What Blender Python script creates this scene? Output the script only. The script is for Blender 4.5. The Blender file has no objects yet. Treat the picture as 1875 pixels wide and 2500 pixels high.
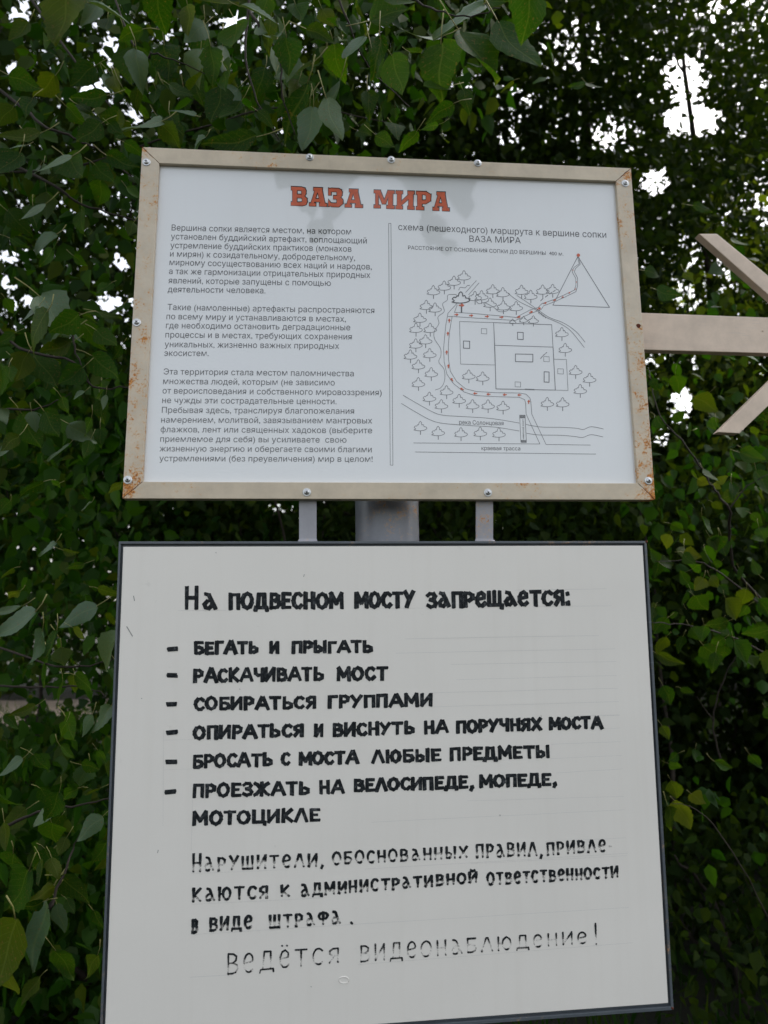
import bpy, bmesh, math, random
import numpy as np
from mathutils import Vector, Matrix
random.seed(7); rng = np.random.default_rng(11)
R = math.radians
scene = bpy.context.scene
C = scene.collection

# ------------------------------------------------------------------ camera
CAM = np.array([0.0, 0.0, 1.5]); F = 1800.0; CX, CY = 937.5, 1250.0
PITCH, ROLL = 0.1490, -0.0130
_f = np.array([0, math.cos(PITCH), math.sin(PITCH)]); _u0 = np.array([0, -math.sin(PITCH), math.cos(PITCH)]); _x0 = np.array([1.0, 0, 0])
VX = math.cos(ROLL)*_x0 + math.sin(ROLL)*_u0; VU = -math.sin(ROLL)*_x0 + math.cos(ROLL)*_u0; VF = _f
cd = bpy.data.cameras.new('camera'); cam = bpy.data.objects.new('camera', cd); C.objects.link(cam)
cam.matrix_world = Matrix(((VX[0], VU[0], -VF[0], 0), (VX[1], VU[1], -VF[1], 0), (VX[2], VU[2], -VF[2], 1.5), (0, 0, 0, 1)))
cd.sensor_fit = 'VERTICAL'; cd.sensor_height = 24.0; cd.sensor_width = 18.0; cd.lens = 24.0*F/2500.0
cd.clip_start = 0.02; cd.clip_end = 600
cd.dof.use_dof = True; cd.dof.focus_distance = 1.33; cd.dof.aperture_fstop = 3.4
scene.camera = cam
# ------------------------------------------------------------------ sky, sun, exposure
SUN_EL, SUN_ROT = 50, 50             # up to the right beyond the trees, behind thin cloud
w = bpy.data.worlds.new('World'); scene.world = w; w.use_nodes = True
nt = w.node_tree; bg = nt.nodes['Background']
sky = nt.nodes.new('ShaderNodeTexSky'); sky.sky_type = 'NISHITA'; sky.sun_disc = False
sky.sun_elevation = R(SUN_EL); sky.sun_rotation = R(SUN_ROT); sky.air_density = 1.4; sky.dust_density = 4.0; sky.ozone_density = 1.0
hsv = nt.nodes.new('ShaderNodeHueSaturation'); hsv.inputs['Saturation'].default_value = 0.30; hsv.inputs['Value'].default_value = 1.0
nt.links.new(sky.outputs[0], hsv.inputs['Color']); nt.links.new(hsv.outputs[0], bg.inputs['Color'])
bg.inputs['Strength'].default_value = 0.15
sl = bpy.data.lights.new('sun', 'SUN'); sl.energy = 0.5; sl.angle = R(30); sl.color = (1, 0.97, 0.93)
so = bpy.data.objects.new('sun', sl); C.objects.link(so)
_sd = Vector((math.sin(R(SUN_ROT))*math.cos(R(SUN_EL)), math.cos(R(SUN_ROT))*math.cos(R(SUN_EL)), math.sin(R(SUN_EL))))
so.rotation_euler = _sd.to_track_quat('Z', 'Y').to_euler()
scene.view_settings.view_transform = 'Standard'; scene.view_settings.look = 'None'
scene.view_settings.gamma = 1; scene.view_settings.use_curve_mapping = False
scene.view_settings.exposure = 1.36
scene.render.engine = 'CYCLES'
scene.cycles.max_bounces = 7; scene.cycles.diffuse_bounces = 4; scene.cycles.glossy_bounces = 3
scene.cycles.transmission_bounces = 4; scene.cycles.transparent_max_bounces = 12
scene.cycles.use_denoising = True

# ------------------------------------------------------------------ helpers
def ray(px, py):
    d = VF + VX*(px-CX)/F - VU*(py-CY)/F
    return d
def at(px, py, depth):
    return CAM + ray(px, py)*depth
def project(P):
    Q = np.asarray(P) - CAM; z = Q @ VF; zz = np.where(z > .05, z, .05)
    return CX + F*(Q @ VX)/zz, CY - F*(Q @ VU)/zz, z
class Plane:
    def __init__(s, O, yaw, tilt):
        X = np.array([math.cos(yaw), math.sin(yaw), 0]); N = np.array([-math.sin(yaw), math.cos(yaw), 0])
        s.X = X; s.U = math.cos(tilt)*np.array([0, 0, 1.0]) + math.sin(tilt)*N
        s.N = np.cross(s.U, X); s.N *= np.sign(s.N[1]); s.O = np.array(O, float)      # N points away from the camera
    def p(s, px, py, off=0.0):                                                        # off > 0: towards the camera
        d = ray(px, py); o = s.O - s.N*off
        base = CAM + d*((s.O-CAM) @ s.N)/(d @ s.N)
        return base - s.N*off
TOPS = Plane((0.025, 1.238, 1.5+0.518), 0.0985, 0.0055)
LOWS = Plane((0.0112, 1.232, 1.5-0.2422), 0.0995, -0.0052)

def tag(o, label=None, cat=None, group=None, kind=None):
    if label: o['label'] = label
    if cat: o['category'] = cat
    if group: o['group'] = group
    if kind: o['kind'] = kind
    return o
def thing(name, loc, label, cat, group=None):
    o = bpy.data.objects.new(name, None); C.objects.link(o); o.location = Vector(loc); o.empty_display_size = .1
    return tag(o, label, cat, group)
def root_loc(p):
    v = Vector((0, 0, 0))
    while p is not None: v += p.location; p = p.parent
    return v
def link(name, me, mat, parent=None):
    o = bpy.data.objects.new(name, me); C.objects.link(o)
    if mat is not None:
        me.materials.clear()
        for m in (mat if isinstance(mat, (list, tuple)) else [mat]): me.materials.append(m)
    if parent is not None: o.parent = parent
    return o
def build(name, V, Fc, mat, parent=None, smooth=False, bevel=0, attr=None):
    V = np.asarray(V, float) - np.array(root_loc(parent)) if parent is not None else np.asarray(V, float)
    me = bpy.data.meshes.new(name); me.from_pydata([tuple(v) for v in V], [], [tuple(f) for f in Fc]); me.update()
    if bevel:
        bm = bmesh.new(); bm.from_mesh(me); bmesh.ops.recalc_face_normals(bm, faces=bm.faces)
        bmesh.ops.bevel(bm, geom=[e for e in bm.edges], offset=bevel, segments=2, affect='EDGES', profile=.5)
        bm.to_mesh(me); bm.free()
    if smooth: me.polygons.foreach_set('use_smooth', [True]*len(me.polygons))
    if attr is not None:
        a = me.attributes.new('ink', 'FLOAT', 'POINT'); a.data.foreach_set('value', attr)
    return link(name, me, mat, parent)
def slab(V, Fc, quad, back):
    """prism from a front quad (world points) pushed along 'back'"""
    b = len(V); q = [np.asarray(a) for a in quad]
    V += q + [a+back for a in q]
    Fc += [(b, b+3, b+2, b+1), (b+4, b+5, b+6, b+7)] + [(b+i, b+(i+1) % 4, b+4+(i+1) % 4, b+4+i) for i in range(4)]
def tube(V, Fc, pts, rad, n=6):
    pts = [np.asarray(p, float) for p in pts]; b = len(V)
    for i, p in enumerate(pts):
        t = pts[min(i+1, len(pts)-1)] - pts[max(i-1, 0)]; t = t/(np.linalg.norm(t)+1e-9)
        a = np.cross(t, [0.31, .2, .93] if abs(t[2]) < .9 else [1, 0, 0.1]); a /= np.linalg.norm(a); c = np.cross(t, a)
        r = rad[i] if hasattr(rad, '__len__') else rad
        for k in range(n):
            an = 2*math.pi*k/n; V.append(p + (a*math.cos(an)+c*math.sin(an))*r)
    for i in range(len(pts)-1):
        for k in range(n):
            Fc.append((b+i*n+k, b+i*n+(k+1) % n, b+(i+1)*n+(k+1) % n, b+(i+1)*n+k))
    Fc.append(tuple(b+k for k in range(n))[::-1]); Fc.append(tuple(b+(len(pts)-1)*n+k for k in range(n)))
def wiggle(pts, n=5, amp=.02):
    """resample a polyline smoothly with a little irregularity"""
    pts = [np.asarray(p, float) for p in pts]; out = []
    for i in range(len(pts)-1):
        p0 = pts[max(i-1, 0)]; p1 = pts[i]; p2 = pts[i+1]; p3 = pts[min(i+2, len(pts)-1)]
        for k in range(n):
            t = k/n
            q = .5*((2*p1)+(-p0+p2)*t+(2*p0-5*p1+4*p2-p3)*t*t+(-p0+3*p1-3*p2+p3)*t**3)
            out.append(q + (rng.normal(0, amp, 3) if 0 < len(out) else 0))
    out.append(pts[-1]); return out

# ------------------------------------------------------------------ materials
def newmat(name):
    m = bpy.data.materials.new(name); m.use_nodes = True; n = m.node_tree; b = n.nodes['Principled BSDF']
    return m, n, b
def N(n, t, **k):
    x = n.nodes.new('ShaderNode'+t)
    for a, v in k.items(): setattr(x, a, v)
    return x
def noise(n, scale, detail=4, rough=.6, coord='Object'):
    tc = N(n, 'TexCoord'); x = N(n, 'TexNoise'); x.inputs['Scale'].default_value = scale
    x.inputs['Detail'].default_value = detail; x.inputs['Roughness'].default_value = rough
    n.links.new(tc.outputs[coord], x.inputs['Vector']); return x
def ramp(n, src, stops, interp='LINEAR'):
    r = N(n, 'ValToRGB'); r.color_ramp.interpolation = interp
    els = r.color_ramp.elements
    while len(els) < len(stops): els.new(.5)
    for e, (p, c) in zip(els, stops): e.position = p; e.color = (c, c, c, 1) if not hasattr(c, '__len__') else (*c, 1)
    n.links.new(src, r.inputs[0]); return r
def mixc(n, fac, a, b, mode='MIX'):
    x = N(n, 'Mix', data_type='RGBA', blend_type=mode)
    for i, v in ((0, fac), (6, a), (7, b)):
        if hasattr(v, 'node'): n.links.new(v, x.inputs[i])
        else: x.inputs[i].default_value = v if i == 0 else (*v, 1)
    return x.outputs[2]
def math_(n, op, a, b=None):
    x = N(n, 'Math', operation=op)
    for i, v in enumerate((a, b)):
        if v is None: continue
        if hasattr(v, 'node'): n.links.new(v, x.inputs[i])
        else: x.inputs[i].default_value = v
    return x.outputs[0]
def bump(n, b, src, strength, dist=.001):
    x = N(n, 'Bump'); x.inputs['Strength'].default_value = strength; x.inputs['Distance'].default_value = dist
    n.links.new(src, x.inputs['Height']); n.links.new(x.outputs[0], b.inputs['Normal'])

def rusty_paint(name, col, lo, hi, rough=.45, grime=.12, corners=()):
    m, n, b = newmat(name)
    big = noise(n, 7, 3); fine = noise(n, 230, 5, .7); mid = noise(n, 60, 3)
    a = math_(n, 'MULTIPLY', big.outputs[0], .42); c = math_(n, 'MULTIPLY', fine.outputs[0], .33); d = math_(n, 'MULTIPLY', mid.outputs[0], .25)
    s = math_(n, 'ADD', math_(n, 'ADD', a, c), d)
    for cpos, amt, rad in corners:        # rust gathers where the rails are welded
        tcc = N(n, 'TexCoord'); vm = N(n, 'VectorMath', operation='DISTANCE'); n.links.new(tcc.outputs['Object'], vm.inputs[0]); vm.inputs[1].default_value = tuple(cpos)
        s = math_(n, 'ADD', s, math_(n, 'MULTIPLY', ramp(n, math_(n, 'DIVIDE', vm.outputs['Value'], rad), [(0, 1), (1, 0)]).outputs[0], amt))
    mask = ramp(n, s, [(lo, 0), (hi, 1)]).outputs[0]
    halo = ramp(n, s, [(lo-.05, 0), (hi, .45)]).outputs[0]
    g = noise(n, 22, 6, .65)
    base = mixc(n, ramp(n, g.outputs[0], [(.35, 0), (.75, 1)]).outputs[0], col, tuple(x*(1-grime*2) for x in col))
    sc = noise(n, 9, 3); tc = N(n, 'TexCoord'); mp = N(n, 'Mapping'); mp.inputs['Scale'].default_value = (30, 30, 500)
    n.links.new(tc.outputs['Object'], mp.inputs[0]); st = N(n, 'TexNoise'); st.inputs['Scale'].default_value = 1; n.links.new(mp.outputs[0], st.inputs['Vector'])
    scr = math_(n, 'MULTIPLY', ramp(n, st.outputs[0], [(.6, 0), (.72, 1)]).outputs[0], ramp(n, sc.outputs[0], [(.5, 0), (.65, .35)]).outputs[0])
    base = mixc(n, scr, base, (.25, .28, .32))
    base = mixc(n, halo, base, (.60, .36, .15))
    rc = ramp(n, noise(n, 400, 3).outputs[0], [(.32, (.16, .05, .02)), (.5, (.50, .19, .04)), (.72, (.62, .32, .09))]).outputs[0]
    out = mixc(n, mask, base, rc); n.links.new(out, b.inputs['Base Color'])
    r = mixc(n, mask, (rough,)*3, (.9,)*3); n.links.new(r, b.inputs['Roughness'])
    bump(n, b, s, .35, .0015)
    return m
M = {}
_b = TOPS.p(948, 1220, 0)
_cr = [(TOPS.p(303, 1216, .008)-_b, .13, .045), (TOPS.p(1593, 1220, .008)-_b, .15, .07), (TOPS.p(352, 370, .008)-_b, .09, .03), (TOPS.p(1525, 435, .008)-_b, .09, .03), (TOPS.p(1554, 798, .008)-_b, .05, .05), (TOPS.p(1400, 1200, .008)-_b, .05, .08), (TOPS.p(330, 940, .008)-_b, .04, .08), (TOPS.p(365, 500, .008)-_b, .05, .06)]
M['cream'] = rusty_paint('cream_frame_paint', (.60, .51, .385), .59, .63, corners=_cr)
M['cream_rusty'] = rusty_paint('cream_frame_paint_rusty', (.60, .515, .40), .552, .60, corners=_cr)
M['arrow'] = rusty_paint('arrow_paint', (.66, .53, .42), .66, .70)
M['grey_post'] = rusty_paint('grey_post_paint', (.24, .25, .29), .575, .61, .30)
M['strap'] = rusty_paint('grey_strap_paint', (.33, .33, .36), .585, .62, .4)
M['dark_frame'] = rusty_paint('dark_frame_paint', (.085, .10, .115), .61, .66, .4)
def simple(name, col, rough, spec=.5, metal=0, noise_amt=0, nscale=40, coat=0):
    m, n, b = newmat(name)
    b.inputs['Roughness'].default_value = rough; b.inputs['Specular IOR Level'].default_value = spec; b.inputs['Metallic'].default_value = metal
    b.inputs['Coat Weight'].default_value = coat; b.inputs['Coat Roughness'].default_value = .1
    if noise_amt:
        x = noise(n, nscale, 5)
        o = mixc(n, ramp(n, x.outputs[0], [(.3, 0), (.7, 1)]).outputs[0], tuple(c*(1-noise_amt) for c in col), col)
        n.links.new(o, b.inputs['Base Color'])
        bump(n, b, x.outputs[0], .15)
    else: b.inputs['Base Color'].default_value = (*col, 1)
    return m
def panel_mat(name, col, dirt, rough, spec, orange=.1):
    m, n, b = newmat(name)
    x = noise(n, 5, 4); y = noise(n, 900, 2); z = noise(n, 34, 6, .7)
    o = mixc(n, ramp(n, x.outputs[0], [(.3, 0), (.7, 1)]).outputs[0], tuple(c*.965 for c in col), col)
    o = mixc(n, ramp(n, z.outputs[0], [(.66, 0), (.80, dirt)]).outputs[0], o, (.30, .28, .24))
    o = mixc(n, ramp(n, y.outputs[0], [(.3, .05), (.7, 0)]).outputs[0], o, (.3, .3, .3))
    tc = N(n, 'TexCoord'); mp = N(n, 'Mapping'); mp.inputs['Scale'].default_value = (60, 60, 2.2); n.links.new(tc.outputs['Object'], mp.inputs[0])
    st = N(n, 'TexNoise'); st.inputs['Scale'].default_value = 1; st.inputs['Detail'].default_value = 4; n.links.new(mp.outputs[0], st.inputs['Vector'])
    o = mixc(n, ramp(n, st.outputs[0], [(.5, 0), (.8, dirt*.25)]).outputs[0], o, (.42, .37, .28))
    n.links.new(o, b.inputs['Base Color']); b.inputs['Specular IOR Level'].default_value = spec
    rr = ramp(n, x.outputs[0], [(.3, rough*.8), (.7, rough*1.25)]); n.links.new(rr.outputs[0], b.inputs['Roughness'])
    bump(n, b, noise(n, 260, 2).outputs[0], orange, .0004)
    return m
M['print'] = panel_mat('glossy_print_film', (.71, .725, .74), .10, .055, 1.0, .03)
M['board'] = panel_mat('white_plastic_board', (.77, .74, .69), .22, .38, .4)
def print_ink(name, col, rough=.06, spec=1.0):
    return simple(name, col, rough, spec)
M['ink'] = print_ink('printed_black', (.035, .035, .04))
M['ink_line'] = print_ink('printed_grey_line', (.10, .105, .115))
M['ink_bold'] = print_ink('printed_dark_outline', (.03, .03, .035))
M['orange_ink'] = simple('printed_orange', (.60, .105, .035), .3, .6, noise_amt=.28, nscale=120)
M['orange_small'] = simple('printed_small_orange', (.55, .10, .04), .3)
def marker(name, fade):
    m, n, b = newmat(name)
    tc = N(n, 'TexCoord'); x = N(n, 'TexNoise'); x.inputs['Scale'].default_value = 190; x.inputs['Detail'].default_value = 3
    n.links.new(tc.outputs['Object'], x.inputs['Vector'])
    c = ramp(n, x.outputs[0], [(.42, (.010, .012, .014)), (.62, (.028, .032, .035)), (.78, (.11, .115, .12))]).outputs[0]
    n.links.new(c, b.inputs['Base Color']); b.inputs['Roughness'].default_value = .5; b.inputs['Specular IOR Level'].default_value = .12
    a = N(n, 'Attribute'); a.attribute_name = 'ink'
    y = noise(n, 420, 3, .7)
    if fade: al = math_(n, 'ADD', a.outputs['Fac'], math_(n, 'MULTIPLY', math_(n, 'SUBTRACT', y.outputs[0], .5), 1.6))
    else: al = math_(n, 'ADD', a.outputs['Fac'], math_(n, 'MULTIPLY', math_(n, 'SUBTRACT', y.outputs[0], .5), 1.0))
    al = ramp(n, al, [(0.0, 0), (1.0, 1)]).outputs[0]
    t = N(n, 'BsdfTransparent'); mx = N(n, 'MixShader'); n.links.new(al, mx.inputs[0]); n.links.new(t.outputs[0], mx.inputs[1]); n.links.new(b.outputs[0], mx.inputs[2])
    n.links.new(mx.outputs[0], n.nodes['Material Output'].inputs[0])
    return m
M['marker'] = marker('black_brush_paint', False); M['marker_faded'] = marker('faded_black_marker', True)
M['zinc'] = simple('zinc_screw', (.58, .59, .60), .3, .5, .9, .25, 300)
M['recess'] = simple('screw_recess_shade', (.02, .02, .02), .6)
M['rust'] = simple('dark_rust', (.13, .035, .018), .85, .2, 0, .5, 300)
M['graphite'] = simple('pencil_line', (.57, .56, .54), .6)
M['smudge'] = simple('dark_scuff', (.25, .25, .24), .6)
M['bark'] = simple('dark_bark', (.055, .045, .036), .9, .2, 0, .6, 25)
M['twig'] = simple('brown_twig', (.032, .024, .017), .75, .3, 0, .4, 60)

def leaf_mat(name, cols, use_obj, trans=.44, rough=.5, spec=.09, hole=0):
    m, n, b = newmat(name)
    if use_obj: rnd = N(n, 'ObjectInfo').outputs['Random']
    else:
        a = N(n, 'Attribute'); a.attribute_name = 'rnd'; rnd = a.outputs['Fac']
    k = len(cols); col = ramp(n, rnd, [(i/(k-1), c) for i, c in enumerate(cols)]).outputs[0]
    if use_obj:
        uv = N(n, 'UVMap'); sp = N(n, 'SeparateXYZ'); n.links.new(uv.outputs[0], sp.inputs[0])
        ax = math_(n, 'ABSOLUTE', sp.outputs[0])
        mid = ramp(n, ax, [(0.0, 1), (.022, 0)]).outputs[0]
        sv = math_(n, 'ADD', math_(n, 'MULTIPLY', sp.outputs[1], 7.0), math_(n, 'MULTIPLY', ax, -6.0))
        fr = math_(n, 'ABSOLUTE', math_(n, 'SUBTRACT', math_(n, 'FRACT', sv), .5))
        side = ramp(n, fr, [(0.0, .55), (.07, 0)]).outputs[0]
        vein = math_(n, 'MAXIMUM', mid, side)
        tc = N(n, 'TexCoord'); x = N(n, 'TexNoise'); x.inputs['Scale'].default_value = 30; x.inputs['Detail'].default_value = 4
        n.links.new(tc.outputs['Object'], x.inputs['Vector'])
        blot = N(n, 'TexNoise', noise_dimensions='4D'); blot.inputs['Scale'].default_value = 22; blot.inputs['Detail'].default_value = 3
        n.links.new(tc.outputs['Object'], blot.inputs['Vector']); n.links.new(math_(n, 'MULTIPLY', rnd, 50), blot.inputs['W'])
        col = mixc(n, math_(n, 'MULTIPLY', vein, .18), col, (.20, .23, .07))
        col = mixc(n, ramp(n, blot.outputs[0], [(.60, 0), (.70, .8)]).outputs[0], col, (.10, .07, .025))
        col = mixc(n, ramp(n, blot.outputs[0], [(.25, .5), (.5, 0)]).outputs[0], col, (.05, .075, .012))
        bump(n, b, math_(n, 'SUBTRACT', x.outputs[0], math_(n, 'MULTIPLY', vein, .5)), .35, .002)
    n.links.new(col, b.inputs['Base Color']); b.inputs['Roughness'].default_value = rough; b.inputs['Specular IOR Level'].default_value = spec
    tr = N(n, 'BsdfTranslucent'); tcol = mixc(n, 1.0, col, (2.4, 2.3, .5), 'MULTIPLY'); n.links.new(tcol, tr.inputs[0])
    mx = N(n, 'MixShader'); mx.inputs[0].default_value = trans
    n.links.new(b.outputs[0], mx.inputs[1]); n.links.new(tr.outputs[0], mx.inputs[2]); n.links.new(mx.outputs[0], n.nodes['Material Output'].inputs[0])
    return m
G1 = [(.009, .034, .003), (.014, .050, .004), (.024, .066, .004), (.012, .036, .006), (.046, .070, .005)]
M['leaf'] = leaf_mat('poplar_leaf', G1, True)
M['leaf_pale'] = leaf_mat('pale_skylit_leaf', [(.032, .078, .034), (.075, .120, .062), (.045, .092, .044)], True, .15, .42, .35)  # sky reflection on upturned leaves put into a paler colour
M['leaf_olive'] = leaf_mat('olive_leaf', [(.05, .075, .010), (.07, .09, .012), (.045, .07, .010)], True, .40)
M['leaf_stuff'] = leaf_mat('poplar_foliage', G1, False)
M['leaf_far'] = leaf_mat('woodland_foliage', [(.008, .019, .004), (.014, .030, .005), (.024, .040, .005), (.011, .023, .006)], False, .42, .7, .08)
M['leaf_sunlit'] = leaf_mat('sunlit_woodland_foliage', [(.030, .060, .008), (.060, .095, .012), (.11, .14, .02)], False, .55, .6, .12)  # sunlight on the right-hand trees put into a lighter leaf colour
M['petiole'] = simple('yellow_petiole', (.24, .23, .07), .5)

# ------------------------------------------------------------------ setting: ground, sandy track
def ground():
    n = 120; xs = np.linspace(-1, 1, n); xs = np.sign(xs)*(np.abs(xs)**2.2)*300
    X, Y = np.meshgrid(xs, xs); Z = .05*np.sin(X*.7)*np.cos(Y*.6)+.03*np.sin(X*2.1+1)*np.sin(Y*1.7)
    Z *= np.exp(-(X**2+Y**2)/2500) * (1-np.exp(-(X**2+Y**2)/2))
    V = np.stack([X.ravel(), Y.ravel(), Z.ravel()-.06], 1)
    Fc = [(j*n+i, j*n+i+1, (j+1)*n+i+1, (j+1)*n+i) for j in range(n-1) for i in range(n-1)]
    m, nn, b = newmat('forest_floor')
    x = noise(nn, 1.3, 8, .7); y = noise(nn, 30, 6, .75)
    c = ramp(nn, x.outputs[0], [(.35, (.006, .009, .003)), (.52, (.011, .014, .005)), (.68, (.022, .018, .011))]).outputs[0]
    c2 = mixc(nn, ramp(nn, y.outputs[0], [(.45, 0), (.7, .7)]).outputs[0], c, (.028, .021, .013))
    nn.links.new(c2, b.inputs['Base Color']); b.inputs['Roughness'].default_value = .95; bump(nn, b, y.outputs[0], .9, .03)
    o = build('ground', V, Fc, m, smooth=True); o['kind'] = 'structure'
    # sandy clearing that shows through the leaves on the left
    m, nn, b = newmat('pale_sand'); y = noise(nn, 2.2, 9, .75)
    c = ramp(nn, y.outputs[0], [(.35, (.045, .04, .025)), (.5, (.10, .078, .06)), (.7, (.14, .112, .09))]).outputs[0]
    nn.links.new(c, b.inputs['Base Color']); b.inputs['Roughness'].default_value = .95; bump(nn, b, y.outputs[0], .8, .04)
    V = [(-6.6, 13.2, .06)]; Fc = []; k = 40
    for i in range(k):
        a = 2*math.pi*i/k; r = 1+.16*math.sin(3*a+1)+.10*math.sin(7*a)
        V.append((-6.6+5.2*r*math.cos(a)-.8*math.sin(a), 13.2+2.3*r*math.sin(a), .06))
    for i in range(k): Fc.append((0, 1+i, 1+(i+1) % k))
    o = build('dirt_path', V, Fc, m); o['kind'] = 'structure'
ground()

# ------------------------------------------------------------------ steel post and the two boards
def post():
    z0, z1 = 0.0-.1, 2.32
    c = at(945, 1280, 1.36); r = 155/F*1.36/2
    # post axis stands behind both boards
    t = thing('sign_post', (c[0], c[1], 0), 'thick round grey steel post with rust specks seen between the two boards', 'post')
    V = []; Fc = []; tube(V, Fc, [(c[0], c[1], z0+(z1-z0)*k/14) for k in range(15)], r, 48)
    m = M['grey_post']; build('pole', V, Fc[:-2]+Fc[-2:], m, t, smooth=False)
    o = t.children[0]; o.data.polygons.foreach_set('use_smooth', [len(p.vertices) == 4 for p in o.data.polygons])
    V = []; Fc = []; tube(V, Fc, [(c[0], c[1], z1), (c[0], c[1], z1+.012), (c[0], c[1], z1+.02)], [r*1.02, r*1.0, r*.7], 32); build('cap', V, Fc, m, t)
    # two flat clamp brackets behind the boards
    for zz, pl in ((2.14, TOPS), (1.78, TOPS), (1.55, LOWS), (1.0, LOWS)):
        V = []; Fc = []; q = pl.O - pl.X*.30 + pl.N*.024; q[2] = zz+.02
        slab(V, Fc, [q, q+pl.X*.6, q+pl.X*.6-np.array([0, 0, .04]), q-np.array([0, 0, .04])], pl.N*.02)
        build('cross_bar', V, Fc, m, t, bevel=.001)
    return c, r
post_c, post_r = post()
def disc_screw(pl, px, py, off, root, k):
    """pan-head cross screw on a washer"""
    c = pl.p(px, py, off); n = -pl.N; X, U = pl.X, pl.U; wr = .0071
    def ringpts(r, h, m=20): return [c+n*h+X*r*math.cos(2*math.pi*i/m)+U*r*math.sin(2*math.pi*i/m) for i in range(m)]
    def lathe(prof, m=20):
        V = []; Fc = []
        for r, h in prof: V += ringpts(r, h, m)
        for j in range(len(prof)-1):
            for i in range(m): Fc.append((j*m+i, j*m+(i+1) % m, (j+1)*m+(i+1) % m, (j+1)*m+i))
        Fc.append(tuple((len(prof)-1)*m+i for i in range(m))); return V, Fc
    V, Fc = lathe([(wr, 0), (wr, .0006), (wr*.93, .0011), (wr*.62, .0012)])
    w_ = build('screw', V, Fc, M['zinc'], root, smooth=False)
    V, Fc = lathe([(wr*.66, .0012), (wr*.64, .0022), (wr*.52, .0031), (wr*.34, .0036), (wr*.05, .0038)])
    build('screw_head', V, Fc, M['zinc'], w_, smooth=True)
    a = k*1.1; V = []; Fc = []
    for s in (0, math.pi/2):
        d = X*math.cos(a+s)+U*math.sin(a+s); e = -X*math.sin(a+s)+U*math.cos(a+s)
        L, W = wr*.36, wr*.10; q = c+n*(.00392+s*.00004); b = len(V)
        V += [q-d*L-e*W*.5, q-d*L+e*W*.5, q-e*W*0+e*W*1.4, q+d*L+e*W*.5, q+d*L-e*W*.5, q-e*W*1.4]
        Fc.append((b, b+1, b+2, b+3, b+4, b+5))
    build('cross_slot', V, Fc, M['recess'], w_)  # flat near-black star painting the shade inside the slot

def top_board():
    pl = TOPS; base = pl.p(948, 1220, 0)
    t = thing('map_signboard', tuple(base), 'upper cream framed board with orange heading, grey paragraphs and a route map', 'sign')
    O = [(349.5, 366), (1536, 417), (1595, 1222), (301.7, 1219)]
    I = [(390.7, 408.6), (1500, 453.7), (1552.8, 1182), (350.3, 1178.4)]
    I[0] = (391, 405); I[1] = (1500, 448)
    def shrink(q, k=.35):   # leave a hairline mitre joint
        c = np.mean(q, 0); return [tuple(np.array(p)+(c-np.array(p))/np.linalg.norm(c-np.array(p))*k) for p in q]
    rails = [([O[0], O[1], I[1], I[0]], 'cream'), ([O[1], O[2], I[2], I[1]], 'cream_rusty'), ([O[2], O[3], I[3], I[2]], 'cream'), ([O[3], O[0], I[0], I[3]], 'cream_rusty')]
    for k, (q, mt) in enumerate(rails):
        q = shrink(q, .6 if k % 2 else .3); V = []; Fc = []
        slab(V, Fc, [pl.p(x, y, .008) for x, y in q], pl.N*.020)
        build('frame_rail', V, Fc, M[mt], t, bevel=.0007)
    # mitre welds, ground flat and rusting
    for (ox, oy), (ix, iy), mt in zip(O, I, ('rust', 'rust', 'rust', 'rust')):
        V = []; Fc = []; n = 9; L = []
        for j in range(n):
            f = j/(n-1); x = ox+(ix-ox)*f; y = oy+(iy-oy)*f
            L.append(pl.p(x+random.uniform(-1.3, 1.3), y+random.uniform(-1.3, 1.3), .0074))
        tube(V, Fc, L, [random.uniform(.0004, .0010) for _ in L], 6); build('weld_seam', V, Fc, M[mt], t, smooth=True)
    # panel
    pq = [(388, 402), (1503, 445), (1556, 1186), (346, 1182)]
    V = []; Fc = []; slab(V, Fc, [pl.p(x, y, 0) for x, y in pq], pl.N*.003); pan = build('print_panel', V, Fc, M['print'], t)
    for k, (x, y) in enumerate([(360, 403), (756, 391), (954, 397), (1164, 405), (1522, 454), (336.5, 792), (315, 1174), (749, 1204), (1188.6, 1205), (1578, 1176)]):
        disc_screw(pl, x, y, .0081, t, k)
    c = pl.p(1554, 800, .0083); V = [c]+[c+pl.X*.0042*math.cos(a)*(1+.15*math.sin(3*a))+pl.U*.0042*math.sin(a) for a in np.linspace(0, 6.28, 14)[:-1]]
    build('rust_hole', V, [(0, 1+i, 1+(i+1) % 13) for i in range(13)], M['rust'], t)
    return t, pan
TB, PANEL = top_board()

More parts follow.
